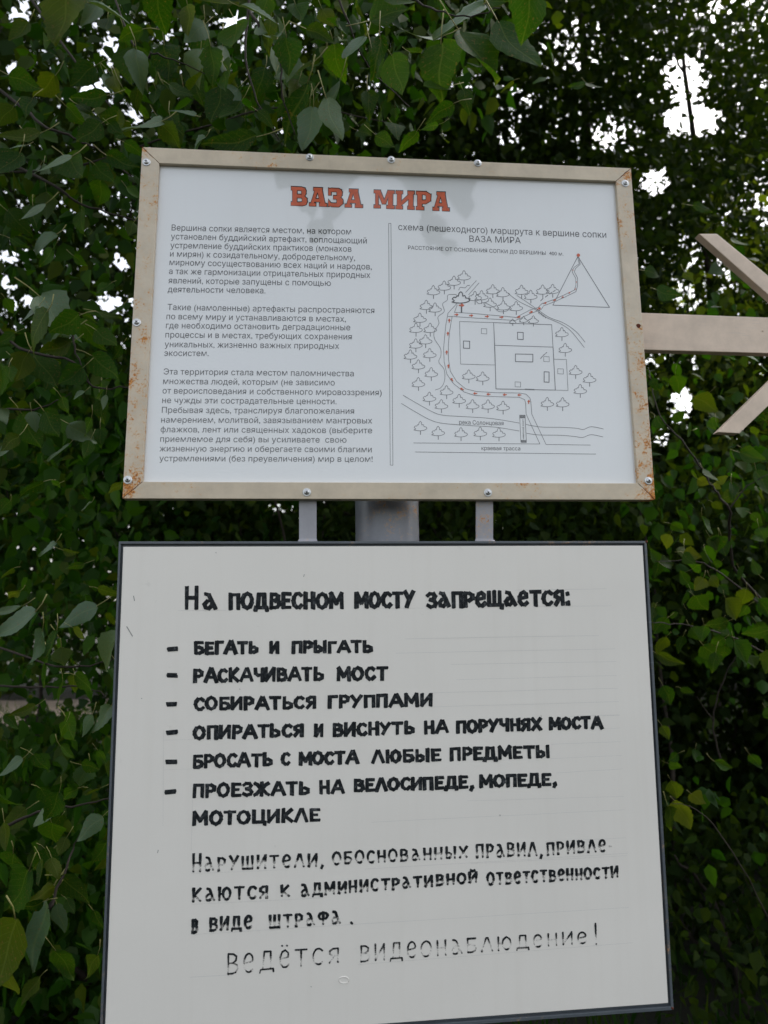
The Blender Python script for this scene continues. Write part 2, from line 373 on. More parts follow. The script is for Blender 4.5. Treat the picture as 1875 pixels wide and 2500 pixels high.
# ---- printed text, set in the built-in face
_cache = {}
from mathutils.geometry import tessellate_polygon
def glyph_mesh(s, res=3, bold=0.0):
    """outline text filled contour by contour (the built-in face has overlapping contours)"""
    if (s, bold) in _cache: return _cache[(s, bold)]
    cu = bpy.data.curves.new('t', 'FONT'); cu.body = s; cu.size = 1; cu.offset = bold
    o = bpy.data.objects.new('t', cu); C.objects.link(o); bpy.context.view_layer.update()
    cv = o.to_curve(bpy.context.evaluated_depsgraph_get()); polys = []
    for sp in cv.splines:
        pts = sp.bezier_points; n = len(pts); P = []
        for i in range(n):
            a, b = pts[i], pts[(i+1) % n]; p0, p1, p2, p3 = [np.array(q[:2]) for q in (a.co, a.handle_right, b.handle_left, b.co)]
            d = p3-p0; flat = abs(d[0]*(p1-p0)[1]-d[1]*(p1-p0)[0])+abs(d[0]*(p2-p0)[1]-d[1]*(p2-p0)[0]) < 1e-4
            for k in range(1 if flat else res):
                t = k/res; P.append(p0*(1-t)**3+3*p1*t*(1-t)**2+3*p2*t*t*(1-t)+p3*t**3)
        if n in (18, 19) and abs(P[0][0]-pts[-1].co[0]) < 1e-3:      # soft-sign bowl: keep its open end clear of the stem
            dd = np.array([.022, 0]); P[0] = P[0]+dd; P[-1] = P[-1]+dd
        P = [p for i, p in enumerate(P) if np.linalg.norm(p-P[i-1]) > 1e-5]
        if len(P) > 2: polys.append(np.array(P))
    o.to_curve_clear(); bpy.data.objects.remove(o); bpy.data.curves.remove(cu)
    area = [.5*np.sum(p[:, 0]*np.roll(p[:, 1], -1)-np.roll(p[:, 0], -1)*p[:, 1]) for p in polys]
    V = []; Fc = []; box = [(p.min(0), p.max(0)) for p in polys]
    def inside(a, b): return all(box[b][0] <= box[a][0]+1e-6) and all(box[b][1] >= box[a][1]-1e-6)
    hole = [any(j != i and area[i]*area[j] < 0 and inside(i, j) for j in range(len(polys))) for i in range(len(polys))]
    outer = [i for i in range(len(polys)) if not hole[i]]; holes = {i: [] for i in outer}
    for h in range(len(polys)):
        if not hole[h]: continue
        best = None
        for i in outer:
            mn, mx = polys[i].min(0), polys[i].max(0)
            if mn[0] <= polys[h][:, 0].min()+1e-6 and mx[0] >= polys[h][:, 0].max()-1e-6 and mn[1] <= polys[h][:, 1].min()+1e-6 and mx[1] >= polys[h][:, 1].max()-1e-6 and (best is None or abs(area[i]) < abs(area[best])): best = i
        if best is not None: holes[best].append(h)
    for q, i in enumerate(outer):
        grp = [polys[i]]+[polys[h] for h in holes[i]]; b = len(V)
        for t in tessellate_polygon([[Vector((x, y, 0)) for x, y in g] for g in grp]): Fc.append(tuple(b+k for k in t))
        for g in grp: V += [(x, y, (q % 3)*1.0) for x, y in g]
    _cache[(s, bold)] = (np.array(V), Fc); return _cache[(s, bold)]
CAPH = glyph_mesh('Н')[0][:, 1].max()
def up_vec(x, top=True):
    # image-space direction of the boards' vertical at column x
    a, b_, sl_, sr = (325, 1565, .056, -.0733) if top else (279, 1600, .0378, -.0559)
    s = sl_+(sr-sl_)*(x-a)/(b_-a); return np.array([s, -1.0])
def set_line(Vo, Fo, s, x0, y0, x1, y1, cap, pl, off, bold=0.0, up=None, top=True):
    V, Fc = glyph_mesh(s, 3, bold); mn, mx = V[:, 0].min(), V[:, 0].max()
    u = (V[:, 0]-mn)/(mx-mn); v = V[:, 1]/CAPH; b = len(Vo)
    for uu, vv, zz in zip(u, v, V[:, 2]):
        x = x0+(x1-x0)*uu; y = y0+(y1-y0)*uu; U = up_vec(x, top) if up is None else np.array(up)
        Vo.append(pl.p(x+U[0]*cap*vv, y+U[1]*cap*vv, off+zz*.00004))
    Fo += [tuple(b+i for i in f) for f in Fc]
Z1 = lambda x, y: (280+x*.43400, 340+y*.434)
Z2 = lambda x, y: (900+x*.434, 340+y*.434)
Z3 = lambda x, y: (280+x*.434, 780+y*.434)
Z4 = lambda x, y: (920+x*.37372, 600+y*.37372)
paras = [
 [(Z1, "Вершина сопки является местом, на котором", 320, 513, 1330, 536), (Z1, "установлен буддийский артефакт, воплощающий", 316, 562, 1418, 587),
  (Z1, "устремление буддийских практиков (монахов", 313, 612, 1332, 633), (Z1, "и мирян) к созидательному, добродетельному,", 311, 660, 1352, 683),
  (Z1, "мирному сосуществованию всех наций и народов,", 308, 708, 1446, 733), (Z1, "а так же гармонизации отрицательных природных", 305, 758, 1438, 780),
  (Z1, "явлений, которые запущены с помощью", 302, 810, 1216, 825), (Z1, "деятельности человека.", 298, 860, 848, 867)],
 [(Z1, "Такие (намоленные) артефакты распространяются", 297, 960, 1461, 979), (Z1, "по всему миру и устанавливаются в местах,", 291, 1012, 1300, 1027),
  (Z3, "где необходимо остановить деградационные", 288, 49, 1325, 61), (Z3, "процессы и в местах, требующих сохранения", 285, 101, 1334, 113),
  (Z3, "уникальных, жизненно важных природных", 281, 155, 1262, 165), (Z3, "экосистем.", 278, 205, 528, 206)],
 [(Z3, "Эта территория стала местом паломничества", 275, 309, 1345, 320), (Z3, "множества людей, которым (не зависимо", 272, 363, 1238, 371),
  (Z3, "от вероисповедания и собственного мировоззрения)", 269, 416, 1502, 427), (Z3, "не чужды эти сострадательные ценности.", 267, 470, 1248, 477),
  (Z3, "Пребывая здесь, транслируя благопожелания", 265, 525, 1347, 531), (Z3, "намерением, молитвой, завязыванием мантровых", 261, 580, 1448, 585),
  (Z3, "флажков, лент или священных хадоков (выберите", 258, 634, 1448, 640), (Z3, "приемлемое для себя) вы усиливаете  свою", 256, 688, 1304, 693),
  (Z3, "жизненную энергию и оберегаете своими благими", 252, 742, 1446, 747), (Z3, "устремлениями (без преувеличения) мир в целом!", 251, 797, 1451, 801)]]
PO = .00025
for pr in paras:
    V = []; Fc = []
    for z, s, x0, y0, x1, y1 in pr:
        a = z(x0, y0); b = z(x1, y1); set_line(V, Fc, s, *a, *b, 14.6, TOPS, PO)
    build('paragraph_lettering', V, Fc, M['ink'], PANEL)
for z, s, x0, y0, x1, y1, cap in [(Z2, "схема (пешеходного) маршрута к вершине сопки", 167, 510, 1337, 555, 15.8), (Z2, "ВАЗА МИРА", 567, 576, 856, 586, 15.0),
        (Z2, "РАССТОЯНИЕ ОТ ОСНОВАНИЯ СОПКИ ДО ВЕРШИНЫ  400 м.", 222, 619, 1095, 655, 9.0),
        (Z4, "река Солонцовая", 538, 1166, 828, 1173, 10.6), (Z4, "краевая трасса", 684, 1334, 937, 1337, 9.6)]:
    V = []; Fc = []; set_line(V, Fc, s, *z(x0, y0), *z(x1, y1), cap, TOPS, PO, .008 if cap < 12 and z is Z4 else 0); build('map_caption', V, Fc, M['ink'], PANEL)
V = []; Fc = []; a = Z4(1053, 441); b = Z4(1101, 474); set_line(V, Fc, "ключ", *a, *b, 5.6, TOPS, PO, up=(.56, -.82)); build('map_caption', V, Fc, M['ink'], PANEL)
V = []; Fc = []; a = Z4(962, 1264); b = Z4(960, 1134); set_line(V, Fc, "навесной мост", *a, *b, 4.4, TOPS, PO, .015, up=(-1, 0)); build('map_caption', V, Fc, M['ink'], PANEL)

# ---- slab-serif heading, each letter its own polygon set (orange) on a dark outline
SL = {  # letters as lists of convex pieces in a 0..w x 0..1 box
 'В': (.95, [[(0, 0), (.5, 0), (.5, .18), (0, .18)], [(0, .82), (.5, .82), (.5, 1), (0, 1)], [(.08, .18), (.34, .18), (.34, .82), (.08, .82)], [(.34, .42), (.6, .42), (.6, .6), (.34, .6)],
            [(.5, .82), (.62, .80), (.80, .95), (.6, 1), (.5, 1)], [(.62, .80), (.62, .62), (.86, .62), (.88, .82), (.80, .95)], [(.62, .62), (.6, .5), (.78, .5), (.86, .62)], [(.62, .4), (.6, .5), (.78, .52), (.93, .40)], [(.66, .4), (.93, .40), (.95, .2), (.66, .2)], [(.5, 0), (.66, 0), (.88, .06), (.95, .2), (.66, .2), (.5, .18)]]),
 'А': (1.0, [[(0, 0), (.38, 0), (.38, .16), (0, .16)], [(.6, 0), (1.04, 0), (1.04, .16), (.6, .16)], [(.10, .16), (.28, .16), (.50, .84), (.32, .84)], [(.66, .16), (.93, .16), (.76, .84), (.46, .84)], [(.26, .24), (.74, .24), (.72, .40), (.32, .40)], [(.24, .84), (.76, .84), (.76, 1), (.24, 1)]]),
 'З': (.86, [[(0, .62), (.16, .62), (.16, .96), (0, 1)], [(.10, .82), (.3, .82), (.44, 1), (.14, 1), (.1, .96)], [(.3, .82), (.5, .82), (.74, .94), (.6, 1), (.36, 1)], [(.5, .62), (.8, .62), (.82, .82), (.74, .94), (.5, .84)], [(.3, .42), (.62, .42), (.8, .62), (.3, .60)], [(.5, .42), (.5, .2), (.86, .18), (.86, .38), (.74, .52)], [(.2, 0), (.62, 0), (.86, .18), (.5, .2), (.2, .18)], [(0, .0), (.14, .04), (.3, 0), (.3, .18), (.14, .2), (0, .38)]]),
 'М': (1.25, [[(0, 0), (.40, 0), (.40, .16), (0, .16)], [(.8, 0), (1.28, 0), (1.28, .16), (.8, .16)], [(.10, .16), (.28, .16), (.28, .84), (.10, .84)], [(.90, .16), (1.18, .16), (1.18, .84), (.90, .84)], [(0, .84), (.40, .84), (.40, 1), (0, 1)], [(.86, .84), (1.28, .84), (1.28, 1), (.86, 1)], [(.22, .9), (.4, .98), (.74, .24), (.52, .24)], [(.56, .24), (.74, .24), (.98, .9), (.86, .98)]]),
 'И': (1.15, [[(0, 0), (.42, 0), (.42, .16), (0, .16)], [(.74, 0), (1.15, 0), (1.15, .16), (.74, .16)], [(.08, .16), (.34, .16), (.34, .84), (.08, .84)], [(.8, .16), (1.08, .16), (1.08, .84), (.8, .84)], [(0, .84), (.42, .84), (.42, 1), (0, 1)], [(.74, .84), (1.15, .84), (1.15, 1), (.74, 1)], [(.30, .16), (.34, .42), (.82, .84), (.82, .58)]]),
 'Р': (.92, [[(0, 0), (.48, 0), (.48, .16), (0, .16)], [(.08, .16), (.36, .16), (.36, .84), (.08, .84)], [(0, .84), (.5, .84), (.6, 1), (0, 1)], [(.5, .84), (.62, .80), (.9, .86), (.6, 1)], [(.62, .80), (.62, .54), (.9, .5), (.92, .86)], [(.36, .34), (.6, .34), (.9, .5), (.62, .54), (.36, .52)]])}
def heading(word, x0, yb0, yt0, x1, yb1, yt1, outline_off):
    tot = sum(SL[c][0] for c in word)+.13*(len(word)-1); cur = 0
    for c in word:
        wd, pieces = SL[c]; V = []; Fc = []; V2 = []; F2 = []
        def mp(gx, gy, off, o2=(0, 0)):
            u = (cur+gx)/tot; x = x0+(x1-x0)*u; yb = yb0+(yb1-yb0)*u; yt = yt0+(yt1-yt0)*u
            return TOPS.p(x+o2[0]+.01*(yb-yt)*gy, yb+(yt-yb)*gy+o2[1], off)
        for k, pc in enumerate(pieces):
            ar = sum(pc[i][0]*pc[(i+1) % len(pc)][1]-pc[(i+1) % len(pc)][0]*pc[i][1] for i in range(len(pc)))
            if ar < 0: pc = pc[::-1]
            cen = np.mean(pc, 0); b = len(V)
            for i, p in enumerate(pc):
                V.append(mp(p[0], p[1], .0005+.00002*k))
            Fc.append(tuple(range(b, b+len(pc))))
            b = len(V2); L = len(pc)
            for i in range(L):   # outward offset polygon = dark keyline round the letter
                p0 = np.array(pc[i-1]); p1 = np.array(pc[i]); p2 = np.array(pc[(i+1) % L])
                d1 = (p1-p0)/np.linalg.norm(p1-p0); d2 = (p2-p1)/np.linalg.norm(p2-p1)
                nn = np.array([d1[1], -d1[0]])+np.array([d2[1], -d2[0]]); nn = nn/max(np.linalg.norm(nn)**2/2, .35)
                o = nn*.036; V2.append(mp(p1[0]+o[0]*1.05+.012, p1[1]+o[1]+.018, .0002+.00002*k))
            F2.append(tuple(range(b, b+L)))
        cur += wd+.13
        L_ = build('heading_letter', V, Fc, M['orange_ink'], PANEL)
        build('heading_outline', V2, F2, M['ink_bold'], PANEL)
heading('ВАЗА', *Z1(992, 373), Z1(0, 268)[1], *Z1(1390, 386), Z1(0, 284)[1], 1)
heading('МИРА', *Z2(29, 387), Z2(0, 287)[1], *Z2(450, 405), Z2(0, 300)[1], 1)

# ---- route map line work
_lz = [0]
def ribbon(V, Fc, pts, wpx, pl, off, step=.000012):
    """flat printed line through image points, each segment a thin quad on the board"""
    for (xa, ya), (xb, yb) in zip(pts[:-1], pts[1:]):
        d = np.array([xb-xa, yb-ya]); L = np.linalg.norm(d)
        if L < 1e-6: continue
        d = d/L; n = np.array([-d[1], d[0]])*wpx/2; _lz[0] += 1; o = off+step*(_lz[0] % 9); e = d*wpx*.3
        b = len(V)
        for sx, sy in ((-1, -1), (1, -1), (1, 1), (-1, 1)):
            c = np.array([xa, ya])-e if sx < 0 else np.array([xb, yb])+e
            c = c+n*sy; V.append(pl.p(c[0], c[1], o))
        Fc.append((b, b+1, b+2, b+3))
def curve(pts, n=6):
    return [tuple(p[:2]) for p in wiggle([(x, y, 0) for x, y in pts], n, 0)]
def z4(pts): return [Z4(x, y) for x, y in pts]
V = []; Fc = []
def ln(pts, wd=1.15, smooth=False): ribbon(V, Fc, curve(z4(pts)) if smooth else z4(pts), wd, TOPS, PO)
ln([(505, 0), (505, 0)])
# double divider between the two columns
Vd = []; Fd = []
ribbon(Vd, Fd, [Z1(1541, 474), Z3(1550, 818)], 1.1, TOPS, PO); ribbon(Vd, Fd, [Z1(1554, 474), Z3(1565, 820)], 1.1, TOPS, PO)
ribbon(Vd, Fd, [Z1(1541, 474), Z1(1554, 474)], 1.1, TOPS, PO); ribbon(Vd, Fd, [Z3(1550, 819), Z3(1565, 820)], 1.1, TOPS, PO)
build('column_divider', Vd, Fd, M['ink_line'], PANEL)
# path edges
ln([(530, 370), (465, 440), (450, 520), (436, 670), (440, 760), (458, 840), (500, 900), (570, 955), (640, 978), (760, 985), (930, 990), (965, 1005), (972, 1030), (975, 1100), (1065, 1295)], smooth=False)
ln([(525, 385), (507, 435), (640, 443), (910, 468), (1000, 420), (1055, 402), (1078, 378), (1160, 350), (1230, 318), (1290, 290), (1300, 260), (1300, 215), (1278, 175), (1275, 160), (1290, 140), (1322, 118), (1312, 75)])
ln([(465, 462), (495, 462), (640, 472), (905, 488), (1010, 440), (1072, 418), (1090, 392), (1160, 366), (1235, 332), (1300, 300), (1311, 262), (1311, 210), (1290, 170), (1298, 148), (1328, 122), (1322, 80)])
ln([(492, 462), (475, 560), (467, 650), (468, 740), (480, 820), (520, 885), (580, 935), (650, 952), (780, 960), (930, 962), (975, 970), (1000, 995), (1006, 1020), (1012, 1100), (1105, 1298), (1395, 1302)])
ln([(240, 1288), (1065, 1295)]); ln([(250, 1347), (1430, 1361)])
# river
ln([(172, 977), (280, 1040), (370, 1088), (440, 1108), (600, 1118), (760, 1130), (930, 1158)], smooth=True); ln([(975, 1168), (1070, 1184), (1200, 1186), (1300, 1192), (1350, 1200), (1400, 1182), (1480, 1197)], smooth=True)
ln([(160, 1030), (260, 1090), (350, 1138), (430, 1160), (600, 1174), (780, 1186), (930, 1210)], smooth=True); ln([(978, 1225), (1060, 1236), (1200, 1238), (1290, 1246), (1345, 1252), (1400, 1234), (1477, 1249)], smooth=True)
# spring, side paths, forest edge
ln([(858, 312), (930, 365), (1040, 420), (1100, 465), (1200, 510), (1270, 560), (1355, 665)], smooth=True); ln([(915, 325), (990, 375), (1060, 425), (1130, 470), (1220, 505), (1300, 560), (1360, 630)], smooth=True)
ln([(520, 318), (465, 322), (460, 355), (430, 380), (440, 430), (400, 465), (405, 510), (375, 560), (378, 610), (415, 670), (418, 720), (405, 760), (440, 810), (442, 880), (420, 925), (382, 942)], smooth=True)
ln([(650, 228), (580, 305)]); ln([(668, 243), (600, 320)]); ln([(535, 290), (545, 272), (575, 275), (590, 262), (607, 258)], smooth=True); ln([(640, 350), (665, 378), (700, 372), (760, 400), (800, 430), (850, 425), (870, 405)], smooth=True)
for a, b in (((1070, 360), (1085, 345)), ((1100, 336), (1118, 322)), ((1128, 315), (1145, 304)), ((1152, 300), (1165, 292)), ((1070, 737), (1082, 722)), ((1086, 717), (1097, 708)), ((1102, 704), (1110, 697))): ln([a, b], 1.8)
# hill
ln([(1313, 70), (1150, 388), (1520, 403), (1313, 70)], 1.5)
# plots
for q in ([(540, 495), (763, 502), (772, 779), (547, 773), (540, 495)],): ln(q, 1.0)
ln([(763, 502), (1142, 516), (1151, 662), (770, 650), (763, 502)], 1.35); ln([(770, 650), (778, 935), (1166, 943), (1151, 662)], 1.7); ln([(1155, 741), (1238, 743), (1249, 945), (1166, 943)], 1.0); ln([(970, 938), (1027, 940)], 3)
for x0, y0, x1, y1, w_ in ((683, 541, 718, 576, 1), (566, 622, 606, 671, 1.9), (919, 565, 956, 613, 1.8), (905, 707, 1019, 759, 1.8), (1090, 724, 1126, 758, 1), (1093, 823, 1125, 892, 1.9), (1182, 803, 1218, 838, 1), (903, 889, 939, 923, 1)):
    ln([(x0, y0), (x1, y0+2), (x1, y1), (x0, y1-2), (x0, y0)], w_)
# hanging bridge
ln([(933, 1107), (968, 1107), (977, 1285), (941, 1284), (933, 1107)], 1.2)
for k in range(5): ln([(933, 1109+k*4), (968, 1109+k*4)], 1.1); ln([(941, 1270+k*3.6), (977, 1271+k*3.6)], 1.1)
build('map_drawing', V, Fc, M['ink_line'], PANEL)
# little trees
ICON = [(-.50, .30), (-.36, .22), (-.48, .08), (-.38, -.04), (-.28, -.02), (-.22, -.14), (-.14, -.12), (-.10, -.30), (0, -.42), (.10, -.30), (.12, -.12), (.22, -.16), (.28, -.02), (.30, .02), (.46, .06), (.50, .20), (.36, .30), (.15, .36), (-.1, .37), (-.35, .34), (-.50, .30)]
trees = [(569, 195), (504, 230), (440, 262), (369, 292), (323, 388), (380, 405), (281, 472), (255, 538), (348, 538), (318, 613), (254, 640), (345, 703), (219, 712), (271, 777), (355, 828), (271, 893), (455, 946), (343, 988), (421, 1037), (537, 1002), (625, 1037), (726, 1038), (824, 1047),
         (284, 1180), (400, 1212), (549, 1220), (675, 1216), (797, 1222), (600, 843), (691, 856), (1113, 1023), (1213, 1024), (1328, 938), (1389, 865), (1298, 814), (1230, 669), (1208, 566), (757, 286), (823, 305), (739, 373), (826, 391), (910, 396), (945, 289), (1005, 322), (1083, 288), (1148, 284), (1022, 483, .8), (958, 482, .65), (887, 495, .5), (641, 330), (684, 325)]
for tr in trees:
    x, y = tr[:2]; s = 84*(tr[2] if len(tr) > 2 else 1)
    V = []; Fc = []; ribbon(V, Fc, curve([Z4(x+a*s, y+b*s*.92) for a, b in ICON], 2), 1.25, TOPS, PO)
    ribbon(V, Fc, [Z4(x+1, y+.36*s), Z4(x+1, y+.64*s)], 1.7, TOPS, PO)
    build('map_tree', V, Fc, M['ink_line'], PANEL)
V = []; Fc = []; ribbon(V, Fc, curve([Z4(548+a*115, 340+b*92) for a, b in ICON], 3), 2.4, TOPS, PO+.0001); ribbon(V, Fc, [Z4(553, 378), Z4(553, 437)], 3.4, TOPS, PO+.0001)
build('map_tree', V, Fc, M['ink_bold'], PANEL)
def arrow_at(x, y, ang, s=1.0):
    V = []; ca, sa = math.cos(R(ang)), math.sin(R(ang))
    for a, b in ((-13, -3), (0, -3), (0, -10), (14, 0), (0, 10), (0, 3), (-13, 3)):
        a *= s; b *= s; V.append(TOPS.p(*Z4(x+a*ca+b*sa, y-a*sa+b*ca), PO+.0003))
    build('map_arrow', V, [tuple(range(7))], M['orange_small'], PANEL)
for a in ((520, 450, 0), (616, 456, 0), (719, 462, 0), (814, 467, 0), (926, 466, 25), (1007, 434, 25), (1059, 411, 20), (1098, 375, 15, .8), (1160, 356, 20, .8), (1213, 336, 20, .6), (1257, 308, 25, .6), (1297, 284, 60, .45), (1303, 238, 92, .4), (1282, 160, 30, .4),
          (473, 489, 90), (464, 575, 90), (456, 697, 90), (467, 787, 90), (490, 875, 125), (556, 936, 150), (642, 965, 180), (729, 970, 180), (836, 973, 180), (931, 975, 180), (992, 1020, 90)): arrow_at(*a)
arrow_at(553, 389, 0, 1.35)
c = [TOPS.p(*Z4(1316+11*math.cos(a), 62+11*math.sin(a)), PO+.0003) for a in np.linspace(0, 6.283, 15)[:-1]]
build('map_summit_dot', c, [tuple(range(14))], M['orange_small'], PANEL)

# ------------------------------------------------------------------ lower hand-lettered board
def low_board():
    pl = LOWS; base = pl.p(940, 2520, 0)
    t = thing('rules_signboard', tuple(base), 'lower white board in a thin dark frame with hand painted black bridge rules', 'sign')
    P = [(301, 1335), (1569, 1332), (1631.5, 2449), (255, 2549)]
    O = [(290.5, 1322), (1578, 1321), (1644.5, 2465), (242, 2567)]
    I = [(295, 1328), (1573, 1326.5), (1638, 2457), (248, 2559)]     # lip / channel boundary
    V = []; Fc = []; slab(V, Fc, [pl.p(x, y, 0) for x, y in P], pl.N*.004); pan = build('board_panel', V, Fc, M['board'], t, bevel=.0006)
    for k in range(4):
        j = (k+1) % 4; V = []; Fc = []
        slab(V, Fc, [pl.p(*O[k], .001), pl.p(*O[j], .001), pl.p(*I[j], .001), pl.p(*I[k], .001)], pl.N*.024)
        o = build('frame_rail', V, Fc, M['dark_frame'], t, bevel=.0004)
        q = [pl.p(*O[k], -.0062), pl.p(*O[j], -.0062), pl.p(*(np.array(P[j])+(np.array(P[(k+3) % 4])-P[j])*0), -.0062), pl.p(*P[k], -.0062)]
        ins = lambda a: tuple(np.array(a)+(np.array([940, 1900])-np.array(a))*.02)
        V = []; Fc = []; slab(V, Fc, [pl.p(*I[k], -.0062), pl.p(*I[j], -.0062), pl.p(*ins(P[j]), -.0062), pl.p(*ins(P[k]), -.0062)], pl.N*.003)
        build('frame_flange', V, Fc, M['dark_frame'], t)
    # welded straps up to the upper board
    for x0, x1 in ((730, 773), (1166, 1208)):
        V = []; Fc = []; fr = [(x0, 1205), (x1, 1205), (x1, 1313), (x0, 1313)]
        slab(V, Fc, [pl.p(x, y, -.012) for x, y in fr], pl.N*.004)
        slab(V, Fc, [pl.p(x0, 1313, -.012), pl.p(x1, 1313, -.012), pl.p(x1+3, 1323, -.010), pl.p(x0-4, 1323, -.010)], pl.N*.004)
        build('mounting_strap', V, Fc, M['strap'], t)
        V = []; Fc = []; tube(V, Fc, [pl.p(x0-3+(x1-x0+6)*k/8, 1321+random.uniform(-1, 1), -.009) for k in range(9)], [random.uniform(.0012, .0022) for _ in range(9)], 7)
        build('weld_bead', V, Fc, M['strap'], t, smooth=True)
    for (x, y) in ((1578, 1322), (1641, 2460)):
        V = []; Fc = []; tube(V, Fc, [pl.p(x-3, y-1, .0012), pl.p(x, y, .0015), pl.p(x+1, y+4, .0012)], [.001, .0018, .001], 7); build('weld_bead', V, Fc, M['rust'], t, smooth=True)
    return t, pan
LB, LP = low_board()

# ---- hand lettering: a stroke alphabet
o_ = [(.34, 1), (.14, .88), (.03, .62), (.03, .38), (.14, .12), (.34, 0), (.54, .12), (.65, .38), (.65, .62), (.54, .88), (.34, 1)]
G = {
 'А': (.78, [[(.02, 0), (.38, 1), (.48, 1), (.80, 0)], [(.16, .34), (.68, .34)]]),
 'Б': (.62, [[(.58, .97), (.07, .97), (.07, .03), (.36, .03), (.56, .14), (.60, .30), (.52, .46), (.34, .55), (.09, .55)]]),
 'В': (.62, [[(.07, 0), (.07, .97), (.36, .95), (.52, .84), (.50, .64), (.34, .53), (.10, .53)], [(.34, .53), (.56, .42), (.60, .22), (.48, .06), (.30, .02), (.09, .03)]]),
 'Г': (.52, [[(.07, 0), (.07, .96), (.52, .96)]]),
 'Д': (.80, [[(.18, .06), (.24, .97), (.60, .97), (.62, .06)], [(.02, -.13), (.06, .04), (.76, .04), (.78, -.13)]]),
 'Е': (.56, [[(.55, .95), (.08, .96), (.08, .03), (.55, .04)], [(.08, .51), (.44, .51)]]),
 'Ж': (.95, [[(.03, .98), (.20, .86), (.42, .52), (.16, .14), (.02, .02)], [(.47, 1), (.47, 0)], [(.90, .98), (.74, .86), (.52, .52), (.78, .14), (.94, .02)]]),
 'З': (.58, [[(.03, .84), (.18, .97), (.42, .95), (.52, .78), (.42, .60), (.20, .53), (.44, .46), (.56, .28), (.48, .08), (.22, .01), (.02, .14)]]),
 'И': (.68, [[(.06, 1), (.06, .02), (.60, .94)], [(.62, 1), (.62, 0)]]),
 'К': (.62, [[(.07, 1), (.07, 0)], [(.56, .98), (.14, .48), (.60, 0)]]),
 'Л': (.72, [[(.02, 0), (.32, .98), (.42, .98), (.70, 0)]]),
 'М': (.84, [[(.06, 0), (.08, .98), (.42, .28), (.76, .98), (.79, 0)]]),
 'Н': (.64, [[(.07, 1), (.07, 0)], [(.58, 1), (.58, 0)], [(.07, .50), (.58, .50)]]),
 'О': (.70, [o_]),
 'П': (.64, [[(.07, 0), (.07, .96), (.58, .96), (.58, 0)]]),
 'Р': (.58, [[(.07, 0), (.07, .97), (.36, .95), (.54, .80), (.52, .56), (.34, .44), (.09, .44)]]),
 'С': (.58, [[(.56, .84), (.42, .97), (.22, .94), (.08, .72), (.04, .48), (.10, .20), (.26, .03), (.44, .03), (.57, .18)]]),
 'Т': (.66, [[(.02, .96), (.66, .96)], [(.34, .96), (.34, 0)]]),
 'У': (.64, [[(.04, 1), (.33, .48)], [(.62, 1), (.33, .44), (.16, .02)]]),
 'Х': (.66, [[(.04, 1), (.62, 0)], [(.62, 1), (.04, 0)]]),
 'Ц': (.74, [[(.07, 1), (.07, .05), (.62, .05), (.62, 1)], [(.62, .05), (.74, .03), (.72, -.18)]]),
 'Ч': (.60, [[(.05, 1), (.07, .62), (.24, .46), (.52, .52)], [(.55, 1), (.55, 0)]]),
 'Ш': (.88, [[(.06, 1), (.06, .04), (.80, .04), (.80, 1)], [(.43, 1), (.43, .04)]]),
 'Щ': (.96, [[(.06, 1), (.06, .05), (.78, .05), (.78, 1)], [(.42, 1), (.42, .05)], [(.78, .05), (.92, .03), (.90, -.15)]]),
 'Ы': (.84, [[(.07, 1), (.07, .03), (.30, .03), (.46, .16), (.46, .38), (.30, .50), (.09, .50)], [(.76, 1), (.76, 0)]]),
 'Ь': (.60, [[(.07, 1), (.07, .03), (.34, .03), (.54, .14), (.54, .38), (.34, .52), (.09, .52)]]),
 'Ю': (.92, [[(.07, 1), (.07, 0)], [(.07, .5), (.34, .5)], [(.60, .98), (.40, .80), (.34, .5), (.40, .2), (.60, .02), (.80, .2), (.86, .5), (.80, .80), (.60, .98)]]),
 'Я': (.60, [[(.54, 0), (.54, .97), (.26, .95), (.08, .80), (.08, .60), (.26, .47), (.52, .47)], [(.34, .46), (.06, 0)]]),
 'а': (.70, [[(.10, .96), (.30, .90), (.44, .55), (.66, .04)], [(.46, .56), (.20, .48), (.06, .28), (.12, .06), (.30, .02), (.46, .20), (.48, .48)]]),
 'е': (.60, [[(.10, .50), (.50, .58), (.50, .82), (.34, .97), (.16, .88), (.05, .60), (.06, .26), (.22, .04), (.40, .03), (.56, .18)]]),
 'ф': (.80, [[(.40, 1.0), (.40, 0)], [(.40, .92), (.16, .90), (.05, .68), (.16, .46), (.40, .44)], [(.40, .92), (.62, .90), (.74, .72), (.62, .48), (.44, .46)]]),
 ',': (.22, [[(.12, .10), (.14, .0), (.06, -.20)]]), '.': (.2, [[(.08, .04), (.12, .04)]]), ':': (.2, [[(.1, .82), (.11, .74)], [(.1, .16), (.11, .06)]]), '-': (.3, [[(.02, .42), (.24, .44)]]),
 '!': (.2, [[(.1, 1.25), (.1, .32)], [(.09, .04), (.11, .02)]]), 'Й': (.68, [[(.06, 1), (.06, .02), (.60, .94)], [(.62, 1), (.62, 0)], [(.18, 1.22), (.34, 1.14), (.50, 1.22)]]),
 'Ё': (.60, [[(.10, .50), (.50, .58), (.50, .82), (.34, .97), (.16, .88), (.05, .60), (.06, .26), (.22, .04), (.40, .03), (.56, .18)], [(.14, 1.22), (.17, 1.22)], [(.42, 1.22), (.45, 1.22)]]),
}
_z = [0]
